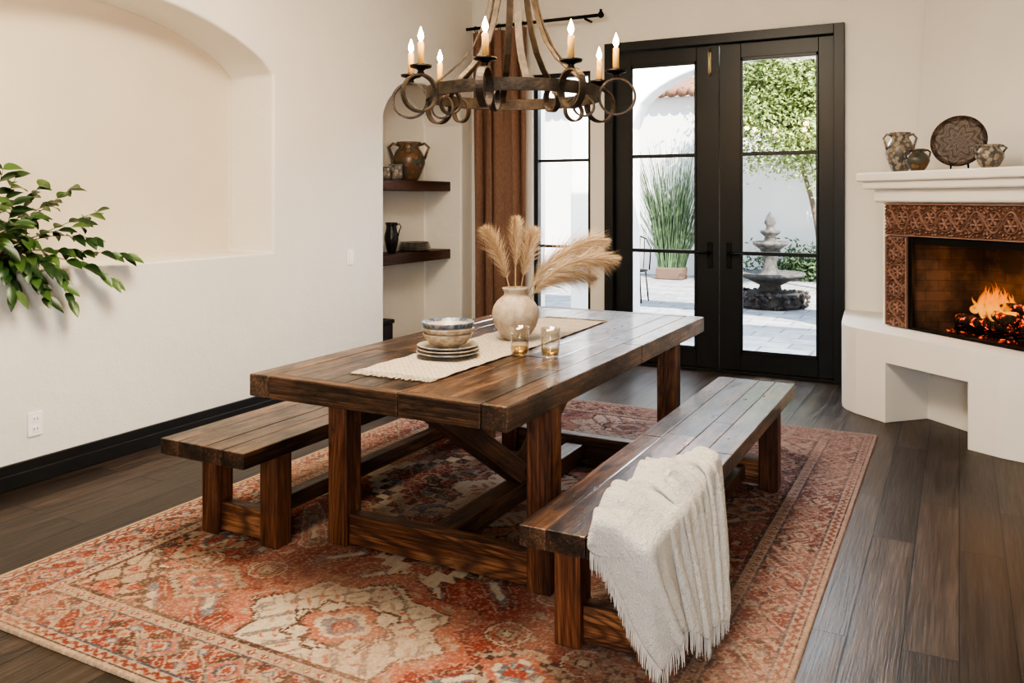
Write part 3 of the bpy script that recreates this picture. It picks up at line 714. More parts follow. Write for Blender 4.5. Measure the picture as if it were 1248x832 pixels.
# ------------------------------------------------------------ CHANDELIER
CX,CY=-1.865,3.535
DZ=-.02
ch=root('chandelier',(CX,CY,2.75),'aged bronze ring chandelier with candle lights and scrolls','chandelier')
def P2(th,r,z):
    d=Vector((.468,-.884,0))*math.cos(th)+Vector((.884,.468,0))*math.sin(th)
    return Vector((CX,CY,z+DZ))+d*r
vs=[];fs=[]; n=96
for i in range(n):
    th=2*PI*i/n
    for (rr,zz_) in ((.396,1.935),(.412,1.935),(.412,1.99),(.396,1.99)): vs.append(P2(th,rr,zz_))
for i in range(n):
    j=(i+1)%n
    for k in range(4): fs.append((i*4+k,i*4+(k+1)%4,j*4+(k+1)%4,j*4+k))
mk('ring',vs,fs,M_bronze,False,ch)
prof=[(.405,1.96),(.385,2.0),(.32,2.05),(.25,2.11),(.19,2.19),(.15,2.28),(.12,2.38),(.10,2.5),(.08,2.62),(.055,2.72),(.03,2.78)]
for k in range(8):
    th=math.radians(8+45*k); vs=[];fs=[]
    stripgeo([P2(th,r,z) for r,z in prof],P2(th+PI/2,1,0)-P2(th-PI/2,1,0),.032,.007,vs,fs); mk('strap',vs,fs,M_strap,False,ch)
lathe('hub',[(0,2.70),(.03,2.71),(.045,2.74),(.05,2.79),(.03,2.83),(.015,2.86),(0,2.87)],M_bronze,(CX,CY,DZ),24,ch)
vs=[];fs=[]
for i in range(17):
    zc=2.86+i*.042; ax=Vector((1,0,0)) if i%2 else Vector((0,1,0))
    pts=[Vector((CX,CY,zc))+ax*(.011*math.cos(a))+Vector((0,0,.026*math.sin(a))) for a in [2*PI*q_/12 for q_ in range(13)]]
    tubegeo(pts,.003,6,vs,fs,False)
mk('chain',vs,fs,M_bronze,True,ch)
lathe('canopy',[(0,3.55),(.05,3.56),(.075,3.585),(.08,3.6),(0,3.6)],M_bronze,(CX,CY,0),24,ch)
M_flame=emis('candle_flame',(1,.50,.12),(1,.68,.28),60,0,.03)
M_cup=simple('dark_bronze_cup',(.02,.016,.013),.4,.7)
for a in (-14,30,75,118,-57,-93,-130):
    th=math.radians(a); rad=P2(th,1,0)-P2(th,0,0); tn=Vector((0,0,1)).cross(rad)
    vs=[];fs=[]; ctr=P2(th,.492,1.94)
    stripgeo([ctr+rad*(.082*math.cos(q_))+Vector((0,0,.082*math.sin(q_))) for q_ in [2*PI*i/32 for i in range(32)]],tn,.032,.009,vs,fs,True)
    pts=[]
    for i in range(28):
        q_=PI*.5+i*.22; r_=.066-.0012*i; pts.append(P2(th,.345,1.905)+rad*(r_*math.cos(q_))+Vector((0,0,r_*math.sin(q_))))
    stripgeo(pts,tn,.026,.008,vs,fs)
    mk('scroll',vs,fs,M_bronze,False,ch)
    p=P2(th,.487,2.02)
    lathe('candle_cup',[(0,0),(.012,0),(.016,.01),(.012,.018),(.022,.026),(.046,.032),(.050,.042),(.042,.038),(.02,.032),(.017,.05),(0,.05)],M_cup,p,28,ch)
    cd=root('candle',p+Vector((0,0,.035)),None,None); attach(cd,ch)
    lathe('candle_sleeve',[(0,0),(.0145,0),(.0145,.108),(.010,.114),(.004,.114),(0,.112)],M_candle,p+Vector((0,0,.032)),20,cd)
    lathe('flame_bulb',[(0,0),(.005,.003),(.011,.014),(.0135,.024),(.0115,.036),(.006,.052),(.001,.066),(0,.068)],M_flame,p+Vector((0,0,.146)),16,cd)
    ld=bpy.data.lights.new('candle_light','POINT'); ld.energy=7.0; ld.color=(1,.62,.29); ld.shadow_soft_size=.03
    lo=bpy.data.objects.new('candle_light',ld); lo.location=p+Vector((0,0,.34)); C.objects.link(lo)
# ------------------------------------------------------------ OUTLET / SWITCH
def wallplate(name,y,z,label,cat,part):
    r=root(name,(XW,y,z),label,cat)
    box('cover_plate',(XW,y-.038,z-.06),(XW+.008,y+.038,z+.06),M_plastic,.002,2,r)
    if part=='socket':
        for dz in (-.026,.026):
            s_=box('socket',(XW+.007,y-.017,z+dz-.016),(XW+.0105,y+.017,z+dz+.016),M_plastic,.001,1,r)
            boxes('slot',[((XW+.010,y-.010,z+dz-.005),(XW+.0112,y-.007,z+dz+.008)),((XW+.010,y+.007,z+dz-.005),(XW+.0112,y+.010,z+dz+.008))],M_slot,0,1,s_)
    else: box('rocker',(XW+.007,y-.017,z-.033),(XW+.014,y+.017,z+.033),M_plastic,.002,2,r)
wallplate('wall_outlet',2.69,.298,'white wall outlet low on the plaster wall','outlet','socket')
wallplate('light_switch',5.23,1.0,'white light switch on the plaster wall','light switch','rocker')
# ------------------------------------------------------------ PLANT
pl=root('potted_plant',(-4.38,2.55,1.08),'leafy green trailing plant in the arched recess','plant')
lathe('pot',[(0,0),(.10,0),(.115,.01),(.155,.09),(.16,.12),(.152,.12),(.14,.10),(0,.095)],simple('dark_terracotta',(.06,.03,.02),.6),(-4.37,2.55,1.081),36,pl)
m,nt,b=newmat('glossy_leaf'); g=N(nt,'ShaderNodeNewGeometry')
L(nt,ramp(nt,g.outputs['Random Per Island'],[(0,(.012,.036,.010)),(.6,(.030,.078,.020)),(1,(.095,.17,.045))]),b.inputs['Base Color']); b.inputs['Roughness'].default_value=.34
M_leaf=m; M_gstem=simple('green_stem',(.06,.07,.025),.6)
lv=[];lf=[]
def leafgeo(p,d,nrm,ln,wd,vs,fs,curl=.5):
    p=Vector(p); d=Vector(d).normalized(); s_=d.cross(nrm)
    if s_.length<1e-3: s_=d.orthogonal()
    s_.normalize(); nrm=s_.cross(d).normalized(); b0=len(vs); K=7
    for i in range(K+1):
        t_=i/K; w_=wd*(math.sin(PI*t_**.8)**.9 if 0<t_<1 else 0)*.5+.0008
        vs.append(p-s_*w_+nrm*w_*.35); vs.append(p.copy()); vs.append(p+s_*w_+nrm*w_*.35)
        d=(d+Vector((0,0,-1))*curl/K).normalized(); nrm=s_.cross(d).normalized(); p=p+d*ln/K
    for i in range(K):
        for k in (0,1): a_=b0+i*3+k; fs.append((a_,a_+1,a_+4,a_+3))
sv=[];sf=[]
targets=[(-4.22,2.54,1.60),(-4.28,2.64,1.56),(-4.20,2.88,1.50),(-4.17,3.02,1.38),(-4.16,3.18,1.13),(-4.16,2.99,1.23),(-4.14,2.84,.92),(-4.14,2.70,.95),(-4.14,2.54,1.00),(-4.18,2.92,1.31),(-4.24,2.74,1.52),(-4.14,2.55,1.33),(-4.28,2.38,1.58),(-4.14,2.76,1.08),(-4.32,2.82,1.42),(-4.14,2.60,1.12),(-4.2,2.66,1.36),(-4.2,2.46,1.44),(-4.14,3.06,1.02),(-4.18,2.64,1.24),(-4.16,2.50,1.22),(-4.24,2.92,1.17),(-4.14,2.66,1.03),(-4.24,2.60,1.42)]
for ti,tg in enumerate(targets):
    st=Vector((-4.36+random.uniform(-.06,.08),2.55+random.uniform(-.07,.07),1.18)); tg=Vector(tg)
    mid=(st+tg)/2+Vector((0,0,.10 if tg.z<1.3 else .02)); 
    if tg.z<1.18: mid=Vector((max(-4.17,(st.x+tg.x)/2+.05),st.y*.45+tg.y*.55,1.20))
    pts=bez(st,mid,tg,14); tubegeo(pts,[.0030-.00013*i for i in range(14)],5,sv,sf)
    for i in range(3,14):
        if i<9 and (i+ti)%2: continue
        for k in range(1 if i<13 else 2):
            T=(pts[min(i+1,13)]-pts[i-1]).normalized(); sd=Vector((0,0,1)).cross(T)
            if sd.length<.1: sd=Vector((0,1,0))
            sd.normalize(); sg=1 if (i+k)%2 else -1
            d=(T*.55+sd*sg*random.uniform(.6,1.0)+Vector((random.uniform(0,.3),0,random.uniform(-.3,.3)))).normalized()
            if pts[i].x+d.x*.12<-4.17 and pts[i].z<1.15: d.x=abs(d.x)
            leafgeo(pts[i],d,Vector((.6,-.3,.7)),random.uniform(.08,.13),random.uniform(.038,.055),lv,lf,random.uniform(.3,1.0))
mk('stems',sv,sf,M_gstem,True,pl); lo=mk('leaves',lv,lf,M_leaf,True,pl); lo['kind']='stuff'
# ------------------------------------------------------------ SHELVES + ITEMS
for z,lb in ((1.53,'upper'),(.885,'lower')):
    o=box('floating_shelf',(-4.615,5.672,z),(-4.32,6.898,z+.09),W_shelf,.006,2); tag(o,'dark wood floating shelf in the arched alcove','shelf','alcove shelves')
m,nt,b=newmat('glazed_patterned'); tc=N(nt,'ShaderNodeTexCoord'); vo=N(nt,'ShaderNodeTexVoronoi'); vo.inputs['Scale'].default_value=17; L(nt,tc.outputs['Object'],vo.inputs['Vector'])
n1=noise(nt,tc.outputs['Object'],9,3)
c=ramp(nt,vo.outputs['Distance'],[(.1,(.22,.09,.035)),(.32,(.28,.18,.10)),(.42,(.04,.04,.035)),(.6,(.08,.09,.075))]); L(nt,mixc(nt,ramp(nt,n1,[(.4,(0,0,0)),(.6,(.8,.8,.8))]),c,(.16,.085,.045)),b.inputs['Base Color']); b.inputs['Roughness'].default_value=.28; M_glz=m
m,nt,b=newmat('brown_cream_patterned'); tc=N(nt,'ShaderNodeTexCoord'); vo=N(nt,'ShaderNodeTexVoronoi'); vo.inputs['Scale'].default_value=34; L(nt,tc.outputs['Object'],vo.inputs['Vector'])
n1=noise(nt,tc.outputs['Object'],12,3)
c=ramp(nt,vo.outputs['Distance'],[(.12,(.22,.12,.07)),(.25,(.38,.32,.25)),(.45,(.30,.26,.20)),(.55,(.08,.08,.085))])
L(nt,mixc(nt,ramp(nt,n1,[(.4,(0,0,0)),(.6,(.6,.6,.6))]),c,(.22,.18,.14)),b.inputs['Base Color']); b.inputs['Roughness'].default_value=.35; M_blu=m
def jug(name,loc,h,R,mat,label,cat,handles=(1,-1),rotz=0.,neck=.5,group=None):
    r=root(name,loc,label,cat,group); mw=Matrix.Translation(loc)@Matrix.Rotation(rotz,4,'Z')
    lathe('body',[(0,0),(R*.5,0),(R*.56,h*.03),(R*.78,h*.2),(R,h*.45),(R*.98,h*.58),(R*.8,h*.74),(R*neck,h*.84),(R*neck,h*.9),(R*(neck+.14),h*.985),(R*(neck+.12),h),(R*(neck+.02),h*.98),(R*(neck-.1),h*.88),(R*.6,h*.7),(R*.6,h*.3),(0,h*.1)],mat,None,40,r,mw)
    for d in handles:
        pts=[(d*R*(neck+.0),0,h*.92),(d*R*(neck+.35),0,h*.96),(d*R*(neck+.6),0,h*.86),(d*R*1.08,0,h*.72),(d*R*.95,0,h*.55)]
        vs=[];fs=[]; tubegeo(pts,R*.085,8,vs,fs); mk('handle',vs,fs,mat,True,r,None,mw)
    return r
camrot=math.atan2(.468,.884)
jug('two_handled_urn',(-4.43,6.36,1.622),.35,.15,M_glz,'large glazed brown urn with two handles on upper shelf','urn',(1,-1),camrot,.62)
lathe('ceramic_cup',[(0,0),(.045,0),(.055,.02),(.05,.08),(.055,.11),(.05,.11),(.045,.08),(0,.02)],M_blu,(-4.42,5.98,1.622),28)
tag(bpy.data.objects['ceramic_cup'],'blue and cream ceramic cup on upper shelf','cup','cups on the upper shelf')
o=bpy.data.objects['ceramic_cup'].copy(); o.location=(-4.40,6.12,1.622); o.scale=(1.1,1.1,1.25); C.objects.link(o)
mwp=Matrix.Translation((-4.56,5.95,1.622+.13))@Matrix.Rotation(math.radians(78),4,'Y')
pp_=lathe('display_plate',[(0,0),(.07,0),(.13,.012),(.132,.016),(.07,.006),(0,.005)],M_blu,None,40,None,mwp); tag(pp_,'patterned plate leaning on the back of the alcove','plate')
jug('black_pitcher',(-4.42,6.08,.977),.27,.062,simple('black_glaze',(.012,.012,.012),.25),'tall slim black glazed pitcher on lower shelf','pitcher',(1,),camrot,.75)
for i in range(5):
    o=lathe('stacked_plate',[(0,0),(.09,0),(.15-.004*i,.012),(.152-.004*i,.016),(.09,.006),(0,.005)],M_blu,(-4.46,6.50,.977+i*.016),36); tag(o,'patterned plate in a stack on lower shelf','plate','plates stacked on the lower shelf')
M_box=simple('dark_box_paint',(.022,.018,.016),.5,0,.4,14)
bx=root('storage_box',(-4.45,5.86,0),'small dark storage crate on the alcove floor','box')
boxes('box_body',[((-4.58,5.73,.0),(-4.33,5.98,.38))],M_box,.008,2,bx); boxes('box_lid',[((-4.59,5.72,.382),(-4.32,5.99,.415))],M_box,.005,2,bx)
# ------------------------------------------------------------ FIREPLACE
fp=root('fireplace',(.11,5.86,0),'white plaster corner fireplace with carved surround','fireplace')
FM=Matrix.Translation((.11,5.86,0))@Matrix.Rotation(-PI/4,4,'Z')
hp=[(-.80,YW),(-.745,6.45),(-.725,6.32),(-.69,6.235),(-.62,6.15),(-.43,5.985),(.05,5.565),(.20,5.47),(.34,5.42),(.8,5.05),(1.4,4.95),(1.4,YW)]
he=prism('hearth',hp,2,0,.581,M_white)
bm=bmesh.new(); addbox(bm,(-.467,-.6,-.1),(.155,.05,.39)); bmesh.ops.transform(bm,matrix=FM,verts=bm.verts[:]); cu2=from_bm('ct2',bm,None)
carve(he,[cu2],.03,3); attach(he,fp)
bm=bmesh.new(); addbox(bm,(-.825,0,.575),(.825,.72,1.45)); bd=from_bm('chimney_base',bm,M_white,False,None,None,FM)
bm=bmesh.new(); addbox(bm,(-.555,-.2,.57),(.555,.46,1.19)); ct=from_bm('ct3',bm,None,False,None,None,FM); carve(bd,[ct],.004,2); attach(bd,fp)
bm=bmesh.new(); addbox(bm,(-.955,-.125,1.575),(.955,.80,1.637),.014,3); addbox(bm,(-.925,-.095,1.52),(.925,.78,1.58),.016,3); addbox(bm,(-.87,-.045,1.43),(.87,.76,1.525),.02,4)
from_bm('mantel',bm,M_white,False,fp,None,FM)
hb=[(-.30,7.10),(1.39,5.41),(1.39,7.10)]; ht=[(-.19,7.10),(1.39,5.52),(1.39,7.10)]
bm=bmesh.new(); lo_=[bm.verts.new((x,y,1.6)) for x,y in hb]; up=[bm.verts.new((x,y,3.6)) for x,y in ht]
bm.faces.new(lo_);bm.faces.new(up)
for i in range(3): bm.faces.new([lo_[i],lo_[(i+1)%3],up[(i+1)%3],up[i]])
from_bm('chimney_breast',bm,M_white,False,fp)
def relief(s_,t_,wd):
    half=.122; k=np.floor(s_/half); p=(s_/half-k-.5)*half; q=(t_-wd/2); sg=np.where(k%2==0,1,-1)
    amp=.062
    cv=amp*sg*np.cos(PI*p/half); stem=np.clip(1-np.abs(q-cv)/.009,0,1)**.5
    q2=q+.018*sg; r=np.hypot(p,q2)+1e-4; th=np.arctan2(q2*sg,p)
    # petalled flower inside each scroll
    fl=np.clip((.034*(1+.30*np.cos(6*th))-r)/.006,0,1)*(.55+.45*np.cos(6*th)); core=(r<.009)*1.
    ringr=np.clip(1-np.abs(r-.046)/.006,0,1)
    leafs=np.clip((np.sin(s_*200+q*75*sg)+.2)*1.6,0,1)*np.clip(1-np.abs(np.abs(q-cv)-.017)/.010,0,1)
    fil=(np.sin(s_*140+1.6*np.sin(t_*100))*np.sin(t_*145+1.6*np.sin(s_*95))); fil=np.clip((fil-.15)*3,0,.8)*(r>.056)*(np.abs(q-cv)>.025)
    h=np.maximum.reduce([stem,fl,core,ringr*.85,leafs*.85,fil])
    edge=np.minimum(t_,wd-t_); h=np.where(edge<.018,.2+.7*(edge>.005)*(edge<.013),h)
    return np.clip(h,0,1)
def carved(name,x0,x1,z0,z1,horiz):
    st=.0026; nx=int((x1-x0)/st);nz=int((z1-z0)/st)
    xs=np.linspace(x0,x1,nx);zs=np.linspace(z0,z1,nz);X_,Z_=np.meshgrid(xs,zs)
    h=relief(X_-x0+.02,Z_-z0,z1-z0) if horiz else relief(Z_-z0+.05,X_-x0,x1-x0)
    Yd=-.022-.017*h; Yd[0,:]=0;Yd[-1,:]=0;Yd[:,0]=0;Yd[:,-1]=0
    lo=np.array((.15,.080,.060));hi=np.array((.40,.25,.195)); cc_=lo+(hi-lo)*h[...,None]  # low relief coloured darker: occlusion shade painted into the carving
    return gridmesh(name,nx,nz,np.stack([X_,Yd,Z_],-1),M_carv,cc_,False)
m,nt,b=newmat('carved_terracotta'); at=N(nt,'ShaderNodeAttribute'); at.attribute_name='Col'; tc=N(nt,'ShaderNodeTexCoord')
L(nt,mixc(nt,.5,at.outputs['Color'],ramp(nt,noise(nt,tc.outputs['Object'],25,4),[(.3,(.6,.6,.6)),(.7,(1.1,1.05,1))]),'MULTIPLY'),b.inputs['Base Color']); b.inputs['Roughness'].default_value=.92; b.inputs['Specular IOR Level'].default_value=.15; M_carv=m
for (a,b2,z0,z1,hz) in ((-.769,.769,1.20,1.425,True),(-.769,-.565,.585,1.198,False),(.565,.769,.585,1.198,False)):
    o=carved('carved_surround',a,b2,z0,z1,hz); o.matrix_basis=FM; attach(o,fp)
m,nt,b=newmat('firebrick'); tc=N(nt,'ShaderNodeTexCoord'); s=N(nt,'ShaderNodeSeparateXYZ'); L(nt,tc.outputs['Object'],s.inputs[0]); cb=N(nt,'ShaderNodeCombineXYZ')
L(nt,mathn(nt,'ADD',s.outputs[0],s.outputs[1]),cb.inputs[0]); L(nt,s.outputs[2],cb.inputs[1]); br=N(nt,'ShaderNodeTexBrick'); L(nt,cb.outputs[0],br.inputs['Vector'])
br.inputs['Scale'].default_value=1; br.inputs['Brick Width'].default_value=.22; br.inputs['Row Height'].default_value=.07; br.inputs['Mortar Size'].default_value=.003
br.inputs['Color1'].default_value=(.12,.07,.045,1);br.inputs['Color2'].default_value=(.085,.05,.033,1);br.inputs['Mortar'].default_value=(.06,.036,.026,1)
soot=ramp(nt,noise(nt,tc.outputs['Object'],4,4),[(.38,(1,1,1)),(.58,(.2,.2,.2))])
L(nt,mixc(nt,1.,br.outputs['Color'],soot,'MULTIPLY'),b.inputs['Base Color']); b.inputs['Roughness'].default_value=.9; M_fb=m
bm=bmesh.new(); 
pl_=[(-.553,0.0),(-.40,.44),(.40,.44),(.553,0.0)]
lo_=[bm.verts.new((x,y,.585)) for x,y in pl_]; up=[bm.verts.new((x,y,1.185)) for x,y in pl_]
for i in range(3): bm.faces.new([lo_[i],lo_[i+1],up[i+1],up[i]])
bm.faces.new(lo_);bm.faces.new(up)
from_bm('firebox',bm,M_fb,False,fp,None,FM)
bm=bmesh.new()
for a,b2 in (((-.565,-.022,.585),(-.528,.0,1.20)),((.528,-.022,.585),(.565,.0,1.20)),((-.528,-.022,1.155),(.528,.0,1.20)),((-.528,-.022,.585),(.528,.0,.602))): addbox(bm,a,b2,.002,1)
from_bm('fire_screen_frame',bm,M_iron,False,fp,None,FM)
gr=root('fire_grate',FM@Vector((0,.2,.585)),'black iron grate in the firebox','grate')
vs=[];fs=[]
for x in np.linspace(-.26,.26,7): tubegeo([FM@Vector(p) for p in ((x,.07,.70),(x,.08,.63),(x,.34,.63),(x,.35,.66))],.008,6,vs,fs)
for y in (.10,.32): tubegeo([FM@Vector((-.3,y,.62)),FM@Vector((.3,y,.62))],.008,6,vs,fs)
for x in (-.27,.27):
    for y in (.10,.32): tubegeo([FM@Vector((x,y,.586)),FM@Vector((x,y,.62))],.008,6,vs,fs)
mk('grate_bars',vs,fs,M_iron,True,gr)
def charred(name,lo,hi,strn):
    m,nt,b=newmat(name); tc=N(nt,'ShaderNodeTexCoord'); n1=noise(nt,tc.outputs['Object'],22,5,.7)
    L(nt,ramp(nt,n1,[(.4,(.012,.008,.006)),(.7,(.09,.05,.03))]),b.inputs['Base Color']); L(nt,ramp(nt,n1,[(lo,(0,0,0)),(lo+.06,(1,.08,.008)),(hi,(1,.24,.03))]),b.inputs['Emission Color']); b.inputs['Emission Strength'].default_value=strn; b.inputs['Roughness'].default_value=.9; bump(nt,b,n1,.8,.02); return m
M_log=charred('charred_log',.56,.75,2.5); M_ember=charred('glowing_ember',.52,.70,1.5)
for (p0,p1,r_) in (((-.30,.14,.675),(.24,.18,.675),.038),((-.22,.28,.68),(.30,.26,.685),.042),((-.25,.22,.745),(.16,.10,.72),.034),((.02,.30,.76),(.30,.14,.725),.032),((-.12,.17,.79),(.2,.26,.785),.028)):
    p0,p1=FM@Vector(p0),FM@Vector(p1); pts=[p0.lerp(p1,i/9)+Vector((0,0,.006*math.sin(i*1.7))) for i in range(10)]
    c_=(p0+p1)/2
    o=tube('firewood_log',[p-c_ for p in pts],[r_*(.9+.15*random.random()) for i in range(10)],M_log,14,None,c_); tag(o,'charred glowing firewood log on the grate','log','burning logs')
vs=[];fs=[]
for i in range(200):
    c_=FM@Vector((random.uniform(-.36,.36),random.uniform(.05,.37),.597+random.random()*.02)); r_=random.uniform(.010,.022); b0=len(vs)
    for d in ((1,0,0),(-1,0,0),(0,1,0),(0,-1,0),(0,0,1),(0,0,-1)): vs.append(c_+Vector(d)*r_*random.uniform(.6,1.0)*(.5 if d[2] else 1))
    for f in ((0,2,4),(2,1,4),(1,3,4),(3,0,4),(2,0,5),(1,2,5),(3,1,5),(0,3,5)): fs.append(tuple(b0+q_ for q_ in f))
o=mk('embers',vs,fs,M_ember); tag(o,'glowing embers and coals under the grate','embers',None,'stuff')
m=bpy.data.materials.new('fire_flame'); m.use_nodes=True; nt=m.node_tree; nt.nodes.clear(); o_=N(nt,'ShaderNodeOutputMaterial'); em=N(nt,'ShaderNodeEmission'); tr=N(nt,'ShaderNodeBsdfTransparent'); mx=N(nt,'ShaderNodeMixShader')
tc=N(nt,'ShaderNodeTexCoord'); s=N(nt,'ShaderNodeSeparateXYZ'); L(nt,tc.outputs['Object'],s.inputs[0]); mr=N(nt,'ShaderNodeMapRange'); mr.inputs[1].default_value=0;mr.inputs[2].default_value=.26; L(nt,s.outputs[2],mr.inputs[0])
L(nt,ramp(nt,mr.outputs[0],[(0,(1,.46,.09)),(.5,(1,.28,.025)),(1,(1,.12,.006))]),em.inputs[0]); em.inputs[1].default_value=1.4
lw=N(nt,'ShaderNodeLayerWeight'); lw.inputs[0].default_value=.28
fn=noise(nt,mapping(nt,tc.outputs['Object'],(26,26,9)),1,3)
fa=mathn(nt,'ADD',mathn(nt,'ADD',mathn(nt,'MULTIPLY',lw.outputs['Facing'],1.3),mathn(nt,'MULTIPLY',mr.outputs[0],.5)),mathn(nt,'MULTIPLY',fn,.55))
mc=N(nt,'ShaderNodeMath',operation='MINIMUM'); L(nt,fa,mc.inputs[0]); mc.inputs[1].default_value=1.0
L(nt,mc.outputs[0],mx.inputs[0]); L(nt,em.outputs[0],mx.inputs[1]); L(nt,tr.outputs[0],mx.inputs[2]); L(nt,mx.outputs[0],o_.inputs[0]); M_fire=m
fv=[];ff=[]
rs=random.Random(3)
for k in range(60):
    x=rs.gauss(-.07,.052); x=max(-.22,min(.12,x)); y=.2+rs.uniform(-.07,.07); h=(.25-1.3*abs(x+.08))*rs.uniform(.4,1.05); h=max(.035,h); w_=rs.uniform(.014,.028); z=.70+rs.uniform(0,.04)
    pts=[];rr=[]; ph_=rs.uniform(0,6)
    for i in range(14):
        t_=i/13; pts.append(Vector((x+.018*math.sin(t_*5+ph_)*t_,y+.01*math.sin(t_*5+ph_),z+h*t_-.70))); rr.append(max(.0006,w_*math.sin(PI*(t_*.80+.20))**1.2*(1-t_*.3)))
    tubegeo(pts,rr,10,fv,ff)
o=mk('fire',fv,ff,M_fire,True,None,None,FM@Matrix.Translation((0,0,.70))); tag(o,'orange flames rising from the burning logs','fire',None,'stuff')
ld=bpy.data.lights.new('fire_light','POINT'); ld.energy=6; ld.color=(1,.48,.16); ld.shadow_soft_size=.12; ld.specular_factor=.0
lo=bpy.data.objects.new('fire_light',ld); lo.location=FM@Vector((-.10,.22,.88)); C.objects.link(lo)
MZ=1.638
jug('ceramic_jug',(-.36,6.36,MZ),.27,.093,M_blu,'tall patterned ceramic jug with handles on mantel','jug',(1,-1),camrot,.62)
jug('small_round_jar',(-.245,6.20,MZ),.145,.074,M_glz,'small round glazed jar on mantel','jar',(1,-1),camrot,.55)
jug('ceramic_pitcher',(.16,5.80,MZ),.14,.078,M_blu,'short patterned pitcher with handles on mantel','pitcher',(1,-1),camrot,.7)
dp=root('decorative_plate',(.0,6.04,MZ),'brown patterned decorative plate propped on mantel','plate')
m,nt,b=newmat('moorish_plate'); tc=N(nt,'ShaderNodeTexCoord'); s=N(nt,'ShaderNodeSeparateXYZ'); L(nt,tc.outputs['Object'],s.inputs[0])
r=mathn(nt,'SQRT',mathn(nt,'ADD',mathn(nt,'POWER',s.outputs[0],2.),mathn(nt,'POWER',s.outputs[1],2.))); th=mathn(nt,'ARCTAN2',s.outputs[1],s.outputs[0])
pt=mathn(nt,'SINE',mathn(nt,'ADD',mathn(nt,'MULTIPLY',r,130.),mathn(nt,'MULTIPLY',mathn(nt,'SINE',mathn(nt,'MULTIPLY',th,8.)),2.4)))
f=mathn(nt,'ADD',mathn(nt,'MULTIPLY',pt,.32),noise(nt,tc.outputs['Object'],50,3))
L(nt,ramp(nt,f,[(.25,(.025,.022,.024)),(.45,(.075,.038,.026)),(.62,(.15,.11,.08)),(.8,(.055,.04,.037))]),b.inputs['Base Color']); b.inputs['Roughness'].default_value=.5
mw=Matrix.Translation((.0,6.02,MZ+.175))@Matrix.Rotation(math.radians(-14),4,'Z')@Matrix.Rotation(math.radians(78),4,'X')
lathe('plate_disc',[(0,0),(.08,0),(.12,.006),(.163,.02),(.165,.024),(.12,.012),(.08,.007),(0,.006)],m,None,56,dp,mw)
vs=[];fs=[]
for sx in (-.05,.05): tubegeo([(sx,5.94,MZ+.03),(sx,5.95,MZ+.006),(sx,6.10,MZ+.006),(sx*.4,6.06,MZ+.17)],.004,6,vs,fs)
mk('plate_stand',vs,fs,M_iron,True,dp)
# ------------------------------------------------------------ EXTERIOR
m,nt,b=newmat('patio_stone'); g=N(nt,'ShaderNodeNewGeometry'); br=N(nt,'ShaderNodeTexBrick'); L(nt,g.outputs['Position'],br.inputs['Vector']); br.inputs['Scale'].default_value=1; br.inputs['Brick Width'].default_value=.5; br.inputs['Row Height'].default_value=.32; br.inputs['Mortar Size'].default_value=.012
br.inputs['Color1'].default_value=(.44,.43,.42,1);br.inputs['Color2'].default_value=(.30,.295,.29,1);br.inputs['Mortar'].default_value=(.18,.175,.17,1)
n1=noise(nt,g.outputs['Position'],6,5)
L(nt,mixc(nt,.6,br.outputs['Color'],ramp(nt,n1,[(.35,(.55,.55,.55)),(.65,(1.1,1.1,1.1))]),'MULTIPLY'),b.inputs['Base Color']); b.inputs['Roughness'].default_value=.7
tag(box('patio_paving',(-14,YW+.28,-.12),(6,22,-.02),m,0),'pale stone patio paving',None,None,'structure')
pw=box('porch_wall',(-8,9.0,-.05),(3,9.3,3.6),M_out,0); kk=prism('kk',arch(-3.25,-.30,-.2,2.25,.70,28,1.),1,8.5,9.8); kk2=prism('kk2',arch(-7.0,-4.0,-.2,2.25,.7,28,1.),1,8.5,9.8); carve(pw,[kk,kk2],.02,2); tag(pw,'white stucco porch wall with arches',None,None,'structure')
tag(box('garden_wall',(-4.19,16.5,-.05),(5,16.8,2.35),M_out,.03),'white stucco garden wall',None,None,'structure')
bl=root('neighbor_building',(-7,17,0),'white stucco building wing with clay tile roof','building')
box('building_wall',(-11,16.0,-.05),(-4.2,19,3.45),M_out,.02,2,bl)
M_tile=simple('clay_roof_tile',(.28,.15,.10),.8,0,.3,6)
vs=[];fs=[]
for i in range(34):
    x=-11.2+.21*i
    tubegeo([(x,15.75,3.5),(x,19.2,4.2)],.1,8,vs,fs)
mk('tile_roof',vs,fs,M_tile,True,bl)
ft=root('garden_fountain',(-2.29,11.88,-.02),'tiered grey stone garden fountain on patio','fountain')
M_st=simple('fountain_stone',(.13,.122,.112),.8,0,.5,16,.4,col2=(.045,.042,.04))
M_rb=simple('fountain_rubble',(.085,.07,.062),.85,0,.5,9,.9,col2=(.018,.016,.015),bscale=14)
lathe('basin',[(0,0),(.42,0),(.45,.04),(.44,.16),(.42,.20),(0,.19)],M_rb,(-2.29,11.88,-.02),14,ft,None,False)
vs=[];fs=[]
for i in range(120):
    a=random.uniform(0,2*PI); rr=random.uniform(.40,.49); z=random.uniform(.01,.19)
    c_=Vector((-2.29+rr*math.cos(a),11.88+rr*math.sin(a),z)); R_=random.uniform(.03,.055); b0=len(vs)
    bm=bmesh.new(); bmesh.ops.create_icosphere(bm,subdivisions=1,radius=R_); 
    for v_ in bm.verts: v_.co*=random.uniform(.75,1.15); v_.co.z*=.75
    for v_ in bm.verts: vs.append(v_.co+c_)
    bm.verts.index_update()
    for f in bm.faces: fs.append(tuple(b0+v_.index for v_ in f.verts))
    bm.free()
o=mk('base_rocks',vs,fs,M_rb,False,ft); o['kind']='stuff'
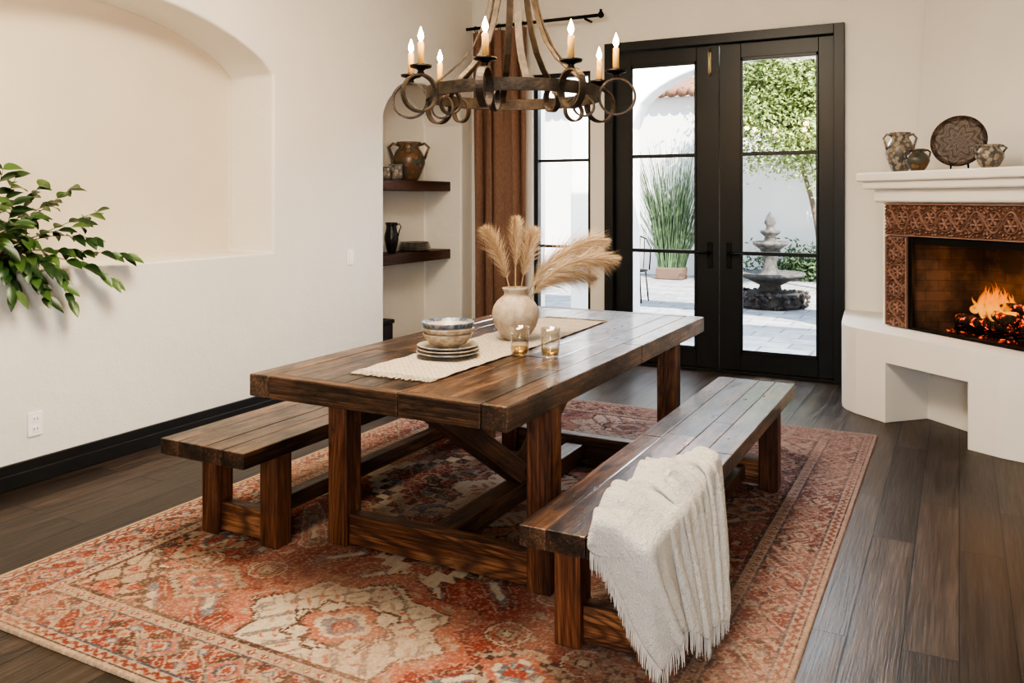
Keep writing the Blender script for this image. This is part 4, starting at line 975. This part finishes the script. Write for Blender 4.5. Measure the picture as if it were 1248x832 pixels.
lathe('bowl_tier',[(0,.19),(.16,.20),(.14,.30),(.30,.38),(.45,.43),(.46,.475),(.42,.465),(.2,.43),(.12,.46),(.095,.54),(.085,.62),(.10,.72),(.14,.79),(.225,.85),(.235,.895),(.21,.89),(.12,.86),(.09,.90),(.07,.96),(.13,1.01),(.14,1.045),(.07,1.04),(.05,1.10),(.08,1.15),(.06,1.21),(.025,1.28),(0,1.31)],M_st,(-2.29,11.88,-.02),28,ft)
hr=root('potted_horsetail',(-4.71,15.2,-.02),'tall green horsetail reeds in a planter by the white building','plant')
box('planter',(-4.95,15.0,-.02),(-4.45,15.35,.20),simple('planter_clay',(.14,.09,.065),.8),.02,2,hr)
vs=[];fs=[]
for i in range(380):
    x=random.uniform(-4.92,-4.48);y=random.uniform(15.03,15.32);h=random.uniform(.9,2.6); lx=(x+4.7)*1.6+random.uniform(-.36,.36)
    tubegeo([(x,y,.17),(x+lx*.30,y,h*.5),(x+lx,y+random.uniform(-.2,.2),h)],[.010,.008,.002],3,vs,fs,False)
o=mk('reeds',vs,fs,simple('reed_green',(.12,.20,.10),.6,0,.5),True,hr); o['kind']='stuff'
M_shrub=simple('shrub_green',(.11,.17,.08),.7,0,.6,9)
sh=root('garden_shrub',(-2.3,15.9,-.02),'low green shrub along the white garden wall','shrub')
vs=[];fs=[]
for k in range(2200):
    p=Vector((-2.3+max(-1.2,min(1.2,random.gauss(0,.5))),15.9+random.gauss(0,.12),abs(random.gauss(.22,.18)))); a=Vector((random.uniform(-1,1),random.uniform(-1,1),random.uniform(-.3,1))).normalized(); s_=a.orthogonal().normalized()*.02; b0=len(vs)
    vs+=[p,p+a*.05+s_,p+a*.10,p+a*.05-s_]; fs.append((b0,b0+1,b0+2,b0+3))
o=mk('foliage',vs,fs,M_shrub,False,sh); o['kind']='stuff'
tr_=root('garden_tree',(-2.2,14.6,-.02),'leafy bright green garden tree by the white wall','tree')
M_bark=simple('bark',(.16,.12,.09),.9)
vs=[];fs=[]
ends=[]
for i in range(84):
    a=random.uniform(0,2*PI); rr=1.5*math.sqrt(random.random()); z=random.uniform(2.3,4.6); ends.append((-2.15+rr*math.cos(a),14.6+rr*math.sin(a)*.7,z))
ends+= [(-2.6,14.2,2.1),(-1.9,14.1,2.0),(-1.8,14.2,2.2),(-2.0,14.1,1.75),(-2.3,14.1,2.0)]
tubegeo(bez((-2.0,14.6,0),(-1.95,14.6,1.2),(-2.5,14.6,2.5),12),[.06-.003*i for i in range(12)],8,vs,fs)
tubegeo(bez((-2.03,14.6,1.2),(-1.9,14.5,1.9),(-1.8,14.5,2.9),8),[.03-.002*i for i in range(8)],6,vs,fs)
for e_ in ends: tubegeo(bez((-2.35,14.6,2.3),((-2.35+e_[0])/2,(14.6+e_[1])/2,e_[2]*.75+.9),e_,8),[.024-.0028*i for i in range(8)],5,vs,fs)
mk('trunk',vs,fs,M_bark,True,tr_)
m,nt,b=newmat('tree_leaf'); g=N(nt,'ShaderNodeNewGeometry'); L(nt,ramp(nt,g.outputs['Random Per Island'],[(0,(.12,.18,.05)),(1,(.45,.52,.18))]),b.inputs['Base Color']); b.inputs['Roughness'].default_value=.6; M_tl=m
vs=[];fs=[]
for e_ in ends:
    for k in range(480 if e_[2]>2.25 else 80):
        sg_=.25 if e_[2]>2.25 else .12
        d=Vector((random.gauss(0,sg_),random.gauss(0,sg_),random.gauss(-.05,sg_*.8))); p=Vector(e_)+d
        a=Vector((random.uniform(-1,1),random.uniform(-1,1),random.uniform(-1,.2))).normalized(); s_=a.orthogonal().normalized()*.018; b0=len(vs); ln=.075
        vs+=[p,p+a*ln*.5+s_,p+a*ln,p+a*ln*.5-s_]; fs.append((b0,b0+1,b0+2,b0+3))
o=mk('foliage',vs,fs,M_tl,False,tr_); o['kind']='stuff'
pc=root('patio_chair',(-4.16,11.6,-.02),'black wrought iron patio chair on the paving','chair')
cx,cy=-4.16,11.6
lathe('seat',[(0,.44),(.2,.44),(.21,.45),(.2,.46),(0,.46)],M_iron,(cx,cy,-.02),24,pc)
for dx,dy in ((-.17,-.15),(.17,-.15),(-.17,.17),(.17,.17)): tube('leg',[(cx+dx,cy+dy,-.02),(cx+dx*.8,cy+dy*.8,.43)],.011,M_iron,6,pc)
vs=[];fs=[]; tubegeo([(cx-.19,cy+.15,.43),(cx-.2,cy+.19,.75),(cx-.12,cy+.21,.88),(cx,cy+.22,.92),(cx+.12,cy+.21,.88),(cx+.2,cy+.19,.75),(cx+.19,cy+.15,.43)],.011,6,vs,fs)
for dx in (-.1,-.03,.03,.1): tubegeo([(cx+dx,cy+.16,.45),(cx+dx,cy+.21,.89)],.007,6,vs,fs)
mk('backrest',vs,fs,M_iron,True,pc)
# ------------------------------------------------------------ LIGHTS
wd=bpy.data.worlds.new('World'); SC.world=wd; wd.use_nodes=True; nt=wd.node_tree; bg=nt.nodes['Background']
tc=N(nt,'ShaderNodeTexCoord'); s=N(nt,'ShaderNodeSeparateXYZ'); L(nt,tc.outputs['Generated'],s.inputs[0])
L(nt,ramp(nt,s.outputs[2],[(0,(.95,.97,1)),(.5,(.6,.77,1)),(1,(.45,.66,1))]),bg.inputs[0]); bg.inputs[1].default_value=2.4
sd=bpy.data.lights.new('sun','SUN'); sd.energy=15; sd.angle=.01; sd.color=(1,.94,.84); so=bpy.data.objects.new('sun',sd); C.objects.link(so)
so.rotation_euler=Vector((-.60,.70,-1.0)).to_track_quat('-Z','Y').to_euler()
def area(name,loc,tgt,sx,sy,pw,col,portal=False):
    l=bpy.data.lights.new(name,'AREA'); l.shape='RECTANGLE'; l.size=sx;l.size_y=sy;l.energy=pw;l.color=col
    o=bpy.data.objects.new(name,l); C.objects.link(o); o.location=loc; o.rotation_euler=(Vector(tgt)-Vector(loc)).to_track_quat('-Z','Y').to_euler()
    if portal: l.cycles.is_portal=True
    return o
area('door_portal',(-1.8,7.35,1.42),(-1.8,0,1.42),2.0,2.8,1,(1,1,1),True)
area('window_portal',(-3.255,7.35,1.36),(-3.255,0,1.36),.6,2.5,1,(1,1,1),True)
area('porch_sky_fill',(-2.0,8.75,3.3),(-2.3,4.5,.2),3.6,.5,360,(.80,.89,1))  # unseen area lamp added outside the doors to boost the sky light
area('ceiling_fill',(-1.8,2.6,3.5),(-2.0,3.1,0),1.4,1.2,150,(1,.87,.68))
area('room_fill',(.3,-1.3,1.5),(-3.6,3.6,.4),1.3,1.0,102,(.88,.94,1))
ld=bpy.data.lights.new('recess_fill','POINT'); ld.energy=9; ld.color=(1,.80,.55); ld.shadow_soft_size=.06  # unseen warm point lamp added to brighten the arched recess
lo=bpy.data.objects.new('recess_fill',ld); lo.location=(-4.40,2.18,2.1); C.objects.link(lo)
try:
    SC.view_settings.view_transform='AgX'; SC.view_settings.look='AgX - High Contrast'
except Exception as ex: print(ex)
# ------------------------------------------------------------ CAMERA
cd=bpy.data.cameras.new('camera'); co=bpy.data.objects.new('camera',cd); C.objects.link(co); SC.camera=co
cd.sensor_width=36; cd.lens=1030/1248*36; cd.shift_y=-(416-243)/1248; cd.clip_start=.05
co.location=(0,0,1.45); co.rotation_euler=(PI/2,0,math.radians(27.9))
